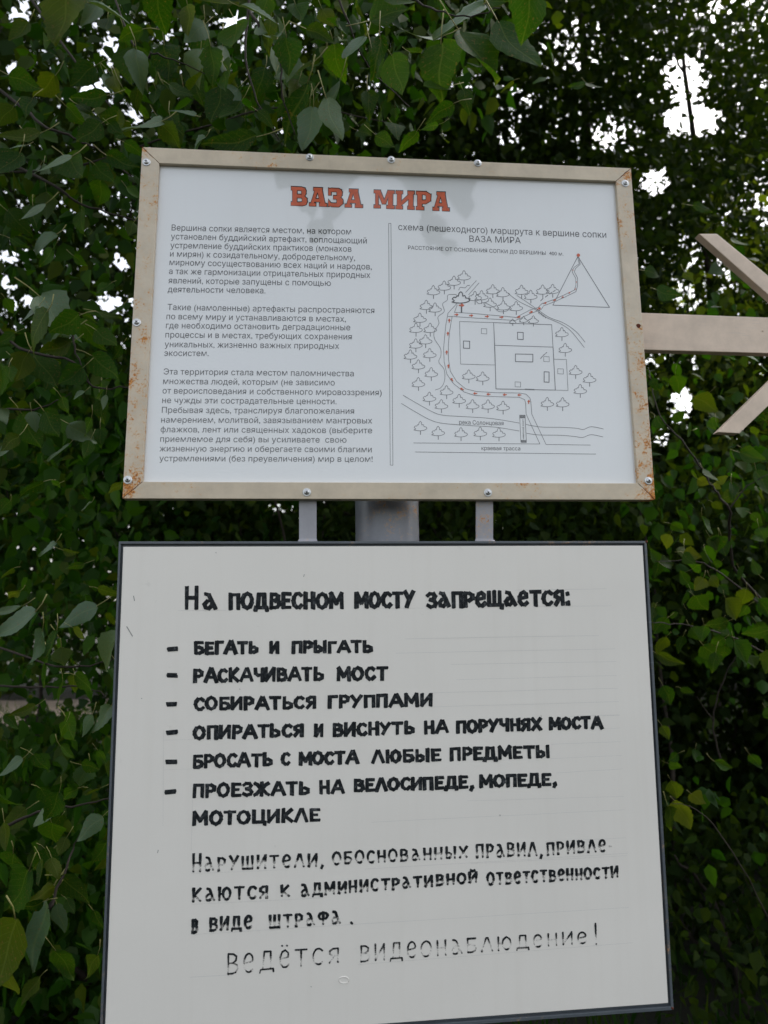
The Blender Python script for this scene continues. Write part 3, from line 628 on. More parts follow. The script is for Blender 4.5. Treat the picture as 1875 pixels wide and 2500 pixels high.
def capsule(V, Fc, A, a, b, wa, wb, pl, ia, ib, off=.0003):
    a = np.array(a, float); b = np.array(b, float); d = b-a; L = np.linalg.norm(d)
    d = d/L if L > 1e-6 else np.array([1.0, 0]); n = np.array([-d[1], d[0]]); _z[0] += 1; o = off+.00003*(_z[0] % 10)
    vert = abs(d[1]); k = (.86+.20*vert) if wa > 6 else 1.0; wa *= k; wb *= k; i0 = len(V)
    if wa > 6: prof = [(.34, -.5), (.42, -.2), (.38, .25), (.28, .5)]     # flat brush: squarish slightly ragged ends
    else: prof = [(.0, -.5), (.36, -.3), (.36, .3), (.0, .5)]
    for ex, ny in prof[::-1]:
        p = a-d*wa*ex*random.uniform(.75, 1.25)+n*wa*ny*random.uniform(.92, 1.08); V.append(pl.p(p[0], p[1], o)); A.append(ia)
    for ex, ny in prof:
        p = b+d*wb*ex*random.uniform(.75, 1.25)+n*wb*ny*random.uniform(.92, 1.08); V.append(pl.p(p[0], p[1], o)); A.append(ib)
    Fc.append(tuple(range(i0, i0+8)))
def word(s, x0, yb0, yt0, x1, yb1, yt1, wpx, mode='bold', ink=1.6, xh=None):
    """one hand-painted word: span, baseline and cap line in image points on the board"""
    gap = .19 if mode == 'bold' else .30
    wpx *= 1.04 if mode == 'bold' else 1.42
    tot = sum(G[c][0] for c in s)+gap*(len(s)-1); cur = 0; V = []; Fc = []; A = []; sp = x1-x0
    inset = wpx*.45
    for ci, c in enumerate(s):
        wd, strokes = G[c]; jx = random.uniform(-.02, .02); jy = random.uniform(-.025, .025); js = random.uniform(.97, 1.04); sl_ = random.uniform(-.02, .02)
        k = ink*random.uniform(.75, 1.15); wc = random.uniform(.42, .72)-(.16 if ink > 1.65 else 0)+(.05 if ink < 1.3 else 0); dk = random.uniform(.7, 1.2)
        for st in strokes:
            if mode != 'bold' and len(st) > 3: st = [tuple(q[:2]) for q in wiggle([(a, b, 0) for a, b in st], 3, 0)] if c in 'ОСЮеаф' else st
            pts = []
            for gx, gy in st:
                gy2 = gy*js*(1.32 if (xh and ci == 0) else 1.0); u = (cur+gx+jx+sl_*gy)/tot
                x = x0+inset+(sp-2*inset)*u; yb = yb0+(yb1-yb0)*u; yt = yt0+(yt1-yt0)*u; h = yb-yt-inset*1.6
                U = up_vec(x, False); pts.append((x+U[0]*h*(gy2+jy), yb-inset*.8-h*(gy2+jy)))
            pv = [gy for _, gy in st]
            def alpha(v):
                if mode == 'bold': return k*.95
                t = min(max(v, 0), 1)
                top = 1.25/(1+math.exp(-(t-wc)*11)); return max(.0, -.02+(.06+top)*k/1.4)+1.3*math.exp(-(t/.065)**2)*dk
            # subdivide so that fading runs down each stroke
            for j in range(len(pts)-1):
                n = 1 if mode == 'bold' else max(1, int(abs(pv[j+1]-pv[j])*9))
                for q in range(n):
                    f0, f1 = q/n, (q+1)/n
                    P0 = np.array(pts[j])*(1-f0)+np.array(pts[j+1])*f0; P1 = np.array(pts[j])*(1-f1)+np.array(pts[j+1])*f1
                    v0 = pv[j]*(1-f0)+pv[j+1]*f0; v1 = pv[j]*(1-f1)+pv[j+1]*f1; w0 = wpx*random.uniform(.88, 1.12)
                    if mode != 'bold': w0 *= .62+.45*min(1, max(v0, 0)**.7+.9*math.exp(-(v0/.1)**2))
                    capsule(V, Fc, A, P0, P1, w0, w0*random.uniform(.9, 1.08), LOWS, alpha(v0), alpha(v1))
        cur += wd+gap
    build('painted_word' if mode == 'bold' else 'faded_word', V, Fc, M['marker'] if mode == 'bold' else M['marker_faded'], LP, attr=A)
ZA = lambda x, y: (240+x*.42194, 1300+y*.42194)
ZB = lambda x, y: (900+x*.44605, 1300+y*.44605)
ZC = lambda x, y: (240+x*.42194, 1780+y*.42194)
ZD = lambda x, y: (860+x*.47016, 1740+y*.47016)
ZE = lambda x, y: (240+x*.42194, 2060+y*.42194)
ZF = lambda x, y: (860+x*.48222, 2060+y*.48222)
def W(s, za, xa, ba, ta, zb, xb, bb, tb, *r, **k):
    p = za(xa, ba); q = za(xa, ta); p2 = zb(xb, bb); q2 = zb(xb, tb); word(s, p[0], p[1], q[1], p2[0], p2[1], q2[1], *r, **k)
W('Н', ZA, 493, 447, 306, ZA, 586, 447, 306, 9.5); W('а', ZA, 598, 448, 345, ZA, 692, 448, 345, 9.5)
W('ПОДВЕСНОМ', ZA, 750, 447, 345, ZA, 1424, 444, 345, 10); W('МОСТУ', ZA, 1478, 441, 343, ZB, 257, 416, 320, 10)
W('ЗаПРеЩаеТСЯ:', ZB, 312, 416, 322, ZB, 1110, 402, 312, 9.8)
W('БЕГАТЬ', ZA, 550, 709, 628, ZA, 930, 702, 626, 9); W('И', ZA, 986, 702, 628, ZA, 1050, 702, 626, 9); W('ПРЫГАТЬ', ZA, 1112, 702, 626, ZA, 1592, 697, 622, 9)
W('РАСКАЧИВАТЬ', ZA, 545, 871, 786, ZA, 1308, 859, 776, 8.8); W('МОСТ', ZA, 1376, 862, 778, ZB, 107, 809, 731, 8.8)
W('СОБИРАТЬСЯ', ZA, 550, 1032, 950, ZA, 1264, 1022, 943, 8.8); W('ГРУППАМИ', ZA, 1323, 1020, 942, ZB, 352, 951, 876, 8.8)
W('ОПИРАТЬСЯ', ZC, 546, 62, -22, ZC, 1192, 46, -32, 8.8); W('И', ZC, 1246, 48, -32, ZC, 1307, 46, -33, 8.8); W('ВИСНУТЬ', ZC, 1350, 47, -36, ZD, 327, 113, 45, 8.8)
W('НА', ZD, 369, 112, 40, ZD, 501, 107, 38, 8.8); W('ПОРУЧНЯХ', ZD, 535, 108, 38, ZD, 987, 92, 24, 8.8); W('МОСТА', ZD, 1018, 90, 24, ZD, 1302, 84, 16, 8.8)
W('БРОСАТЬ', ZC, 540, 230, 145, ZC, 1014, 216, 136, 8.8); W('С', ZC, 1054, 213, 133, ZC, 1114, 212, 132, 8.8); W('МОСТА', ZC, 1156, 212, 132, ZC, 1509, 202, 122, 8.8)
W('ЛЮБЫЕ', ZD, 98, 266, 194, ZD, 467, 254, 183, 8.8); W('ПРЕДМЕТЫ', ZD, 503, 252, 181, ZD, 1030, 236, 166, 8.8)
W('ПРОЕЗЖАТЬ', ZC, 541, 400, 314, ZC, 1228, 381, 300, 8.8); W('НА', ZC, 1274, 377, 294, ZC, 1424, 374, 292, 8.8)
W('ВЕЛОСИПЕДЕ,', ZD, 3, 414, 343, ZD, 636, 394, 322, 8.8); W('МОПЕДЕ,', ZD, 656, 392, 322, ZD, 1067, 380, 310, 8.8)
W('МОТОЦИКЛЕ', ZC, 540, 561, 474, ZC, 1287, 535, 455, 8.8)
th = dict(mode='thin')
W('НаРУШИТеЛИ,', ZE, 538, 166, 78, ZE, 1310, 131, 52, 4.3, xh=True, **th)
W('ОБОСНОВаННЫХ', ZE, 1350, 124, 46, ZD, 602, 755, 690, 4.2, **th); W('ПРаВИЛ,', ZD, 638, 756, 682, ZD, 994, 744, 668, 4.2, **th); W('ПРИВЛе-', ZD, 1006, 742, 670, ZD, 1356, 720, 652, 4.2, **th)
W('КаЮТСЯ', ZE, 538, 340, 254, ZE, 988, 318, 238, 4.8, ink=1.9, **th); W('К', ZE, 1050, 308, 234, ZE, 1112, 306, 233, 4.8, ink=1.9, **th)
W('аДМИНИСТРаТИВНОЙ', ZE, 1166, 309, 230, ZF, 637, 199, 140, 4.7, ink=1.8, **th); W('ОТВеТСТВеННОСТИ', ZF, 678, 212, 145, ZF, 1352, 172, 112, 4.5, ink=1.6, **th)
W('В', ZE, 536, 522, 434, ZE, 580, 520, 434, 5.2, ink=2.2, **th); W('ВИДе', ZE, 636, 508, 424, ZE, 895, 494, 412, 5, ink=1.9, **th); W('ШТРафа', ZE, 983, 492, 408, ZE, 1408, 466, 386, 4.6, ink=1.5, **th); W('.', ZE, 1458, 468, 398, ZE, 1474, 466, 398, 5, ink=2, **th)
W('ВеДЁТСЯ', ZE, 738, 758, 632, ZE, 1398, 688, 596, 3.1, ink=1.2, **th)
W('ВИДеОНаБЛЮДеНИе', ZF, 36, 602, 510, ZF, 1192, 505, 440, 3.1, ink=1.05, **th); W('!', ZF, 1226, 512, 420, ZF, 1243, 512, 420, 3.0, ink=1.3, **th)
for z, x0, y0, x1, y1 in ((ZA, 393, 676, 465, 672), (ZA, 391, 826, 463, 827), (ZA, 389, 994, 461, 993), (ZC, 388, 22, 465, 16), (ZC, 384, 190, 461, 189), (ZC, 379, 366, 456, 360)):
    V = []; Fc = []; A = []; a = z(x0+12, y0); b = z(x1-12, y1)
    for k in (-1, 0, 1): capsule(V, Fc, A, (a[0]+random.uniform(-1, 1), a[1]+k*2.3), (b[0]+random.uniform(-1, 1), b[1]+k*2.3), 8, 8, LOWS, 1.3, 1.3)
    build('painted_dash', V, Fc, M['marker'], LP, attr=A)
# pencil guide lines and small scuffs
for z, x0, y0, x1, y1, w_ in ((ZA, 460, 452, 740, 450, .5), (ZB, 0, 418, 300, 414, .4), (ZB, 800, 316, 1300, 308, .5), (ZB, 900, 404, 1330, 401, .5), (ZB, 200, 582, 1260, 564, .6), (ZB, 150, 660, 1350, 636, .55), (ZB, 450, 722, 1355, 706, .55), (ZB, 480, 806, 1358, 783, .45), (ZB, 350, 878, 1365, 852, .55), (ZB, 330, 955, 1368, 926, .5), (ZB, 1280, 1003, 1372, 1000, .5),
                        (ZD, 1100, 20, 1388, 10, .5), (ZD, 1300, 84, 1392, 80, .45), (ZD, 1030, 164, 1395, 150, .5), (ZD, 1030, 238, 1398, 222, .45), (ZD, 1060, 312, 1402, 292, .5), (ZD, 600, 458, 1410, 434, .45), (ZD, 100, 568, 1412, 504, .5), (ZD, 1000, 668, 1420, 650, .45), (ZD, 60, 812, 1430, 730, .5),
                        (ZC, 375, 236, 540, 230, .4), (ZC, 375, 64, 545, 60, .4), (ZE, 540, 172, 1100, 148, .4), (ZE, 540, 350, 1300, 312, .5), (ZE, 535, 525, 1659, 455, .5), (ZE, 530, 772, 760, 758, .7), (ZF, 0, 408, 1400, 322, .5), (ZF, 600, 100, 1390, 60, .4), (ZF, 30, 612, 1420, 500, .5)):
    V = []; Fc = []; n = 5; ribbon(V, Fc, [(lambda p: (p[0], p[1]+random.uniform(-.4, .4)))(z(x0+(x1-x0)*k/n, y0+(y1-y0)*k/n)) for k in range(n+1)], w_*1.2, LOWS, .00015); build('pencil_line', V, Fc, M['graphite'], LP)
for q in ([ZC(378, 0), ZC(374, 560)], [ZC(546, 400), ZC(538, 700)]):
    V = []; Fc = []; ribbon(V, Fc, q, .5, LOWS, .00015); build('pencil_line', V, Fc, M['graphite'], LP)
V = []; Fc = []
for z, pts, w_ in ((ZA, [(1192, 243), (1188, 256)], 1.6), (ZA, [(165, 545), (180, 570), (198, 600)], 2.2), (ZA, [(204, 368), (210, 395)], 2), (ZC, [(347, 700), (343, 716)], 1.6), (ZD, [(767, 530), (767, 536)], 2), (ZD, [(980, 12), (981, 24)], 1), (ZA, [(818, 905), (820, 908)], 1.5), (ZE, [(1230, 825), (1233, 828)], 1.8), (ZA, [(680, 115), (682, 119)], 1.5), (ZA, [(250, 958), (252, 962)], 1.6)):
    ribbon(V, Fc, [z(*p) for p in pts], w_, LOWS, .00018)
build('scuff_marks', V, Fc, M['smudge'], LP)
c = ZE(1421, 788); V = []; Fc = []
tube(V, Fc, [LOWS.p(c[0]+12*math.cos(a), c[1]+8*math.sin(a), .0002) for a in np.linspace(0, 6.283, 25)], .0007, 6); build('glue_ring', V, Fc, M['board'], LP, smooth=True)

# ------------------------------------------------------------------ direction arrow on the right
def arrow():
    pl = Plane(TOPS.O + TOPS.N*.035, 0.0985, 0.0)
    t = thing('arrow_pointer', tuple(pl.p(1600, 812)), 'cream wooden arrow sticking out to the right behind the upper board', 'arrow')
    def slat(name, q, off):
        V = []; Fc = []; slab(V, Fc, [pl.p(x, y, off) for x, y in q], pl.N*.018); build(name, V, Fc, M['arrow'], t, bevel=.0012)
    slat('shaft', [(1400, 757), (2010, 780), (2010, 866), (1400, 849)], .0)
    slat('barb', [(1708, 569), (1752, 569), (2052, 815), (2010, 835)], -.002)
    slat('barb', [(1737, 1062), (1790, 1065), (2052, 815), (2010, 796)], .0205)
    for px, py in ((1862, 808), (1797, 1056)):
        c = pl.p(px, py, .0005 if py < 900 else .021); V = []; Fc = []; tube(V, Fc, [c, c-pl.N*.0012], .0015, 10); build('nail', V, Fc, M['arrow'], t)
arrow()

# ------------------------------------------------------------------ leaves
def leaf_data(seed, wr=1.0, curl=.25, serr=.03, n=12):
    """toothed ovate leaf, base at the origin, tip at +Y, folded along the midrib; petiole as second slot"""
    r = random.Random(seed); V = []; Fc = []; UV = []
    prof = lambda t: .50*wr*(math.sin(math.pi*min(1, t/.62*.5)) if t < .32 else 1.0)*((1-((t-.32)/.68)**1.55) if t >= .32 else 1.0) if t > 0 else 0.02
    def hw(t):
        if t < .30: return .5*wr*(.10+.90*math.sin(t/.30*math.pi/2)**.8)
        s = (t-.30)/.70; return .5*wr*max(0, (1-s)**.80*(1+.55*s*(1-s)))
    fold = r.uniform(-.1, .55); cy = r.uniform(-curl, curl*1.6); tw = r.uniform(-.7, .7); wave = r.uniform(.01, .09); skew = r.uniform(-.12, .12); ph = r.uniform(0, 6)
    rows = []
    for i in range(n+1):
        t = i/n; zc = -cy*(t**2)*.6; row = []
        for s in (-1, -.5, 0, .5, 1):
            h = hw(t)*(1+(serr*2 if i % 2 else -serr*2)*(abs(s) == 1)*(0 < i < n)); x = s*h
            z = zc+abs(x)*fold+wave*math.sin(5*t+ph+s*2)*abs(s)+tw*x*t*.6
            row.append(len(V)); V.append((x+skew*t*t+.03*math.sin(t*7+ph), t-(.02 if abs(s) == 1 and t < .2 else 0), z)); UV.append((x, t))
        rows.append(row)
    for i in range(n):
        for j in range(4): Fc.append((rows[i][j], rows[i][j+1], rows[i+1][j+1], rows[i+1][j]))
    nb = len(Fc); b = len(V); L = r.uniform(.35, .6); bend = r.uniform(-.2, .2)
    P = [np.array((0, .02, 0)), np.array((bend*.3, -L*.5, .04)), np.array((bend, -L, .12))]
    V = [np.array(v, float) for v in V]; tube(V, Fc, P, [.011, .010, .014], 4); UV += [(.5, .5)]*(len(V)-b)
    me = bpy.data.meshes.new('leaf'); me.from_pydata([tuple(v) for v in V], [], Fc); uvl = me.uv_layers.new(name='UVMap')
    for p in me.polygons:
        p.use_smooth = True
        if p.index >= nb: p.material_index = 1
        for li in p.loop_indices: uvl.data[li].uv = UV[me.loops[li].vertex_index]
    return me
LM = {}
for mk in ('leaf', 'leaf_pale', 'leaf_olive'):
    for wi, wr in enumerate((.30, .48, .68, .90)):
        for v in range(6):
            me = leaf_data(100*wi+v*7+len(mk), wr, (.2, .45, .7)[v % 3], (.02, .035)[v % 2]); me.materials.append(M[mk]); me.materials.append(M['petiole']); LM[(mk, wi, v)] = me
def place_leaf(root, base, tip, nrm, ratio, mk='leaf', label=None):
    """a single leaf object: base and tip in world, nrm roughly the face normal"""
    base = np.asarray(base, float); y = np.asarray(tip, float)-base; L = np.linalg.norm(y); y /= L
    z = np.asarray(nrm, float); z = z-(z @ y)*y; z /= np.linalg.norm(z)+1e-9; x = np.cross(y, z)
    wi = int(np.argmin([abs(ratio-q) for q in (.30, .48, .68, .90)])); k = ratio/(.30, .48, .68, .90)[wi]
    o = bpy.data.objects.new('leaf', LM[(mk, wi, random.randrange(6))]); C.objects.link(o); o.parent = root
    m = Matrix(((x[0], y[0], z[0]), (x[1], y[1], z[1]), (x[2], y[2], z[2]))); m = m @ Matrix.Diagonal((L*k, L, L))
    mm = m.to_4x4(); mm.translation = Vector(base)-root_loc(root); o.matrix_basis = mm
    if label: o['label'] = label
    return o
def leaf_cloud(name, P, T, S, L, W, root, mat, quads=False, zoff=.12):
    """many small leaves in one mesh: base P, tip direction T, side S, lengths L, widths W"""
    n = len(P); Nn = np.cross(T, S); L = L[:, None]; W = W[:, None]
    if quads: K = [P, P+T*L*.42+S*W*.5+Nn*W*zoff, P+T*L, P+T*L*.42-S*W*.5+Nn*W*zoff]; tri = np.array([[0, 1, 2], [0, 2, 3]])
    else:
        K = [P, P+T*L*.22+S*W*.46+Nn*W*zoff, P+T*L*.55+S*W*.40+Nn*W*zoff, P+T*L-Nn*L*.08, P+T*L*.55-S*W*.40+Nn*W*zoff, P+T*L*.22-S*W*.46+Nn*W*zoff]
        tri = np.array([[0, 1, 2], [0, 2, 3], [0, 3, 4], [0, 4, 5]])
    k = len(K); V = np.stack(K, 1).reshape(-1, 3) - np.array(root_loc(root) if root is not None else (0, 0, 0))
    I = (tri[None]+np.arange(n)[:, None, None]*k).reshape(-1)
    me = bpy.data.meshes.new(name); me.vertices.add(n*k); me.vertices.foreach_set('co', V.astype(np.float32).ravel())
    nf = len(I)//3; me.loops.add(len(I)); me.loops.foreach_set('vertex_index', I.astype(np.int32)); me.polygons.add(nf)
    me.polygons.foreach_set('loop_start', np.arange(0, len(I), 3, dtype=np.int32)); me.polygons.foreach_set('loop_total', np.full(nf, 3, np.int32)); me.update()
    a = me.attributes.new('rnd', 'FLOAT', 'POINT'); a.data.foreach_set('value', np.repeat(rng.random(n), k).astype(np.float32))
    o = link(name, me, mat, root); o['kind'] = 'stuff'; return o
def rand_dirs(n, mean, spread):
    d = rng.normal(0, spread, (n, 3))+np.array(mean); return d/np.linalg.norm(d, axis=1)[:, None]
def frames(n, mean=(0, 0, -1), spread=.6):
    T = rand_dirs(n, mean, spread); S = np.cross(T, rng.normal(0, 1, (n, 3))); S /= np.linalg.norm(S, axis=1)[:, None]; return T, S
# openings through which sky or sand shows (pixel ellipse, thinning 0..1)
OPEN = [(1672, 190, 55, 60, .95), (1690, 290, 75, 45, .97), (1596, 440, 38, 38, .85), (1740, 20, 50, 25, .4), (1860, 500, 25, 60, .6), (1500, 330, 60, 50, .7), (1420, 110, 70, 70, .5), (1320, 90, 60, 40, .35), (1440, 330, 50, 30, .5),
        (55, 30, 30, 30, .95), (240, 215, 45, 28, .95), (270, 120, 25, 40, .85), (30, 170, 30, 25, .9), (335, 275, 35, 25, .9), (575, 50, 35, 30, .95), (400, 70, 30, 30, .8), (20, 620, 45, 18, .9), (20, 690, 30, 20, .85), (102, 600, 16, 20, .9), (60, 730, 35, 20, .8), (60, 460, 25, 18, .9), (140, 495, 18, 10, .9), (245, 590, 30, 14, .8), (280, 735, 50, 28, .92), (300, 640, 25, 20, .8),
        (680, 1240, 45, 22, .9), (1665, 985, 35, 50, .92), (1610, 1065, 25, 30, .9), (1665, 720, 50, 40, .7), (1780, 660, 60, 50, .6), (1700, 620, 30, 30, .5), (1590, 870, 50, 20, .6), (1680, 880, 25, 20, .6),
        (1130, 190, 60, 40, .6), (1260, 240, 50, 50, .6), (1240, 330, 40, 20, .7), (920, 60, 20, 60, .5), (910, 230, 30, 60, .5), (870, 330, 60, 30, .5), (690, 290, 25, 20, .7), (640, 20, 30, 20, .5)]
LOWOPEN = [(115, 1700, 120, 34, .9), (20, 1735, 60, 34, .9), (1800, 1700, 110, 40, .8), (1770, 1790, 60, 50, .6)]
def thin(P, amount=1.0, lst=OPEN):
    x, y, z = project(P); keep = np.ones(len(P))
    for cx, cy, rx, ry, s in lst:
        d = ((x-cx)/rx)**2+((y-cy)/ry)**2; keep *= 1-s*amount*np.clip(1.6-d, 0, 1)
    return (rng.random(len(P)) < keep) | (z < .3)

# ------------------------------------------------------------------ woodland trees behind
def wood_tree(name, label, x, y, h, rad, zlo, nleaf, mat, leaf=.075, trunk=.13, lean=(0, 0), kind='tree', clump=.30, amt=1.0, nb=9):
    t = thing(name, (x, y, 0), label, kind, 'woodland trees behind the signs')
    V = []; Fc = []; top = np.array([x+lean[0], y+lean[1], h*.93])
    pts = wiggle([(x, y, -.1), (x+lean[0]*.2, y+lean[1]*.2, h*.25), (x+lean[0]*.55, y+lean[1]*.5, h*.6), tuple(top)], 4, .025)
    tube(V, Fc, pts, [trunk*(1-.85*i/(len(pts)-1)) for i in range(len(pts))], 8); build('trunk', V, Fc, M['bark'], t, smooth=True)
    ends = []
    for b in range(nb):
        f = .22+.70*(b+.5)/nb; p0 = pts[int(f*(len(pts)-1))]; a = b*2.4+rng.random(); rr = rad*(.65+.4*rng.random())*(1.1-f*.5)
        e = p0+np.array([math.cos(a)*rr, math.sin(a)*rr, rr*(.25+.5*rng.random())]); mid = (p0+e)/2+np.array([0, 0, rr*.12])
        V = []; Fc = []; bp = wiggle([p0, mid, e], 3, .03); r0 = trunk*.42*(1-f*.6); tube(V, Fc, bp, [r0*(1-.85*i/(len(bp)-1)) for i in range(len(bp))], 5)
        for q in range(3):
            s0 = bp[2+q]; e2 = s0+rng.normal(0, .32, 3)*rad*.6+np.array([0, 0, .15]); tube(V, Fc, [s0, (s0+e2)/2+rng.normal(0, .04, 3), e2], [r0*.35, r0*.25, r0*.1], 4); ends.append(e2)
        build('branch', V, Fc, M['bark'], t, smooth=True); ends += [bp[-1], bp[-2], mid]
    nc = max(30, nleaf//45)
    u = rng.normal(0, 1, (nc, 3)); u /= np.linalg.norm(u, axis=1)[:, None]; r = rng.random(nc)**.45
    hz = (h-zlo)/2; cen = np.stack([x+lean[0]*.6+u[:, 0]*r*rad, y+lean[1]*.6+u[:, 1]*r*rad, zlo+hz+u[:, 2]*r*hz], 1)
    E = np.array(ends); sel = rng.random(nc) < .25; cen[sel] = E[rng.integers(0, len(E), sel.sum())]
    ci = rng.integers(0, nc, nleaf); P = cen[ci]+rng.normal(0, clump, (nleaf, 3))*np.array([1, 1, .55])
    P = P[P[:, 2] > .05]; P = P[thin(P, amt)]; P = P[thin(P, 1, LOWOPEN)]; n = len(P); T, S = frames(n, (0, 0, -.5), .7)
    L = leaf*rng.uniform(.65, 1.3, n); leaf_cloud('foliage', P, T, S, L, L*rng.uniform(.5, .85, n), t, mat, quads=True)
    return t
far, bri = M['leaf_far'], M['leaf_sunlit']
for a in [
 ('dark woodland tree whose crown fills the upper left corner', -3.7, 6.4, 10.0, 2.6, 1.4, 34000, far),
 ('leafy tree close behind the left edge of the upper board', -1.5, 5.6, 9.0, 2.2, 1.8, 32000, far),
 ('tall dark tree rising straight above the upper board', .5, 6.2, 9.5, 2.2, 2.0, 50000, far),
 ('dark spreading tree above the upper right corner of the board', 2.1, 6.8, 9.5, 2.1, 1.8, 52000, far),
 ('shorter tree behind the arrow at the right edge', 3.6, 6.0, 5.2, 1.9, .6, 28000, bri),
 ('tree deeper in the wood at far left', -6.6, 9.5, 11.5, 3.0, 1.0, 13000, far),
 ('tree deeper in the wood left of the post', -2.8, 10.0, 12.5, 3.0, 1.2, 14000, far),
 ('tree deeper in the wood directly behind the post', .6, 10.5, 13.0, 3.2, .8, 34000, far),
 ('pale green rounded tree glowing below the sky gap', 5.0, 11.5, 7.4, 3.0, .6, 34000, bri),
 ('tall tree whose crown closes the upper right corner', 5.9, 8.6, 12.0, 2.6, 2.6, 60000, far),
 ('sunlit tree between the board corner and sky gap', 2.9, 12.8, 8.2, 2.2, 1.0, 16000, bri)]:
    wood_tree('woodland_tree', *a)
# two thin dark trunks on the right, against the sky gap
for lab, px, d, ln_, tr in (('thin dark trunk standing against the white sky gap', 1768, 7.6, (-.15, .1), .085), ('second thin trunk leaning right at the picture edge', 1812, 8.2, (.9, 0), .075)):
    p = at(px, 900, d); wood_tree('slender_tree', lab, p[0], p[1], 9.5, 1.5, 4.2, 3800, far, leaf=.06, trunk=tr, lean=ln_, clump=.28, amt=1.0, nb=10)

# far wood: one mass of distant crowns all round the front, lower than the sky gap
def far_wood():
    n = 60000; ang = rng.uniform(-80, 80, n); d = rng.uniform(17, 26, n)
    top = 5.5+1.6*np.sin(ang*.21)+1.2*np.sin(ang*.55+1)+np.where(ang < 12, 1.5, 0); z = top*rng.random(n)**.8
    # the same wood, low and far, closes the open ground behind the camera
    m = 16000; ang2 = rng.uniform(80, 280, m); d2 = rng.uniform(19, 25, m); z2 = 2.6*rng.random(m)**.7
    ang = np.r_[ang, ang2]; d = np.r_[d, d2]; z = np.r_[z, z2]; big = np.r_[np.ones(n), np.full(m, 1.0)]
    x = d*np.sin(np.radians(ang)); y = d*np.cos(np.radians(ang))
    P = np.stack([x, y, z], 1)+rng.normal(0, .3, (n+m, 3)); ok = (P[:, 2] > 0) & thin(P, .9); P = P[ok]; big = big[ok]; n = len(P); T, S = frames(n, (0, 0, -.4), .8)
    L = rng.uniform(.22, .42, n)*big; o = leaf_cloud('distant_wood', P, T, S, L, L*.8, None, far, quads=True)
    tag(o, 'dim distant woodland closing off the view behind the trees', 'woodland')
far_wood()

# thicket round the lower board; right and gap leaves darkened in colour for shade
def thicket(label, cx, cy, rx, ry, h, n, leaf, mat, stems=9, lo=LOWOPEN, h0=0.0):
    t = thing('shrub', (cx, cy, 0), label, 'shrub', 'undergrowth shrubs below the trees')
    for k in range(stems):
        V = []; Fc = []
        a = rng.uniform(0, 6.28); r = rng.random()**.5*.8; bx, by = cx+rx*r*math.cos(a), cy+ry*r*math.sin(a)
        tube(V, Fc, wiggle([(bx, by, -.05), (bx+rng.normal(0, .12), by+rng.normal(0, .1), h*.5), (bx+rng.normal(0, .3), by+rng.normal(0, .2), h*.95)], 4, .012), list(np.linspace(.016, .004, 9)), 5)
        build('stem', V, Fc, M['bark'], t, smooth=True)
    nc = n//22; cen = np.stack([cx+rng.uniform(-1, 1, nc)*rx, cy+rng.uniform(-1, 1, nc)*ry, h0+(h-h0)*rng.random(nc)**.8], 1)
    P = cen[rng.integers(0, nc, n)]+rng.normal(0, .16, (n, 3)); P = P[P[:, 2] > .02]; P = P[thin(P, .9)]; P = P[thin(P, 1, lo)]; n = len(P)
    T, S = frames(n, (0, -.2, -.7), .6); L = leaf*rng.uniform(.6, 1.25, n); leaf_cloud('foliage', P, T, S, L, L*rng.uniform(.55, .8, n), t, mat)
thicket('dark shrub filling the shade right of the lower board', 2.2, 4.2, 1.5, .7, 2.3, 12000, .065, far, h0=1.0)
thicket('dark shrub behind the gap between the two boards', .1, 4.2, 1.3, .6, 2.6, 14000, .065, far)
thicket('green shrub at left edge beside the lower board', -2.0, 3.7, 1.1, .6, 1.15, 8000, .06, M['leaf_stuff'], stems=3)
thicket('taller green shrub at left behind the gap', -1.7, 4.4, 1.2, .5, 3.0, 9000, .065, M['leaf_stuff'], stems=4, h0=1.5)
thicket('low ferny undergrowth at the lower left', -1.2, 2.6, .8, .35, .8, 5000, .06, M['leaf_stuff'])
thicket('low undergrowth in deep shade at the lower right', 3.4, 6.5, 2.0, .8, .8, 6000, .07, far)
thicket('bush farther off beyond the shade at the right', 4.6, 7.0, 2.2, .7, 1.9, 12000, .08, far)
thicket('bush farther off at the far left', -5.0, 7.0, 2.2, .7, .75, 9000, .08, M['leaf_stuff'], stems=4)
thicket('knee high dark undergrowth put in for the shade at the lower right corner', 1.75, 3.3, .9, .6, .55, 5000, .055, far, stems=4)  # dark leaves added to deepen the shaded corner
thicket('dark leaved bush put in for the shade behind the lower right', 3.0, 5.2, 1.6, .6, 1.3, 9000, .07, far, stems=4)  # leaf colour kept dark to stand in for deep shade

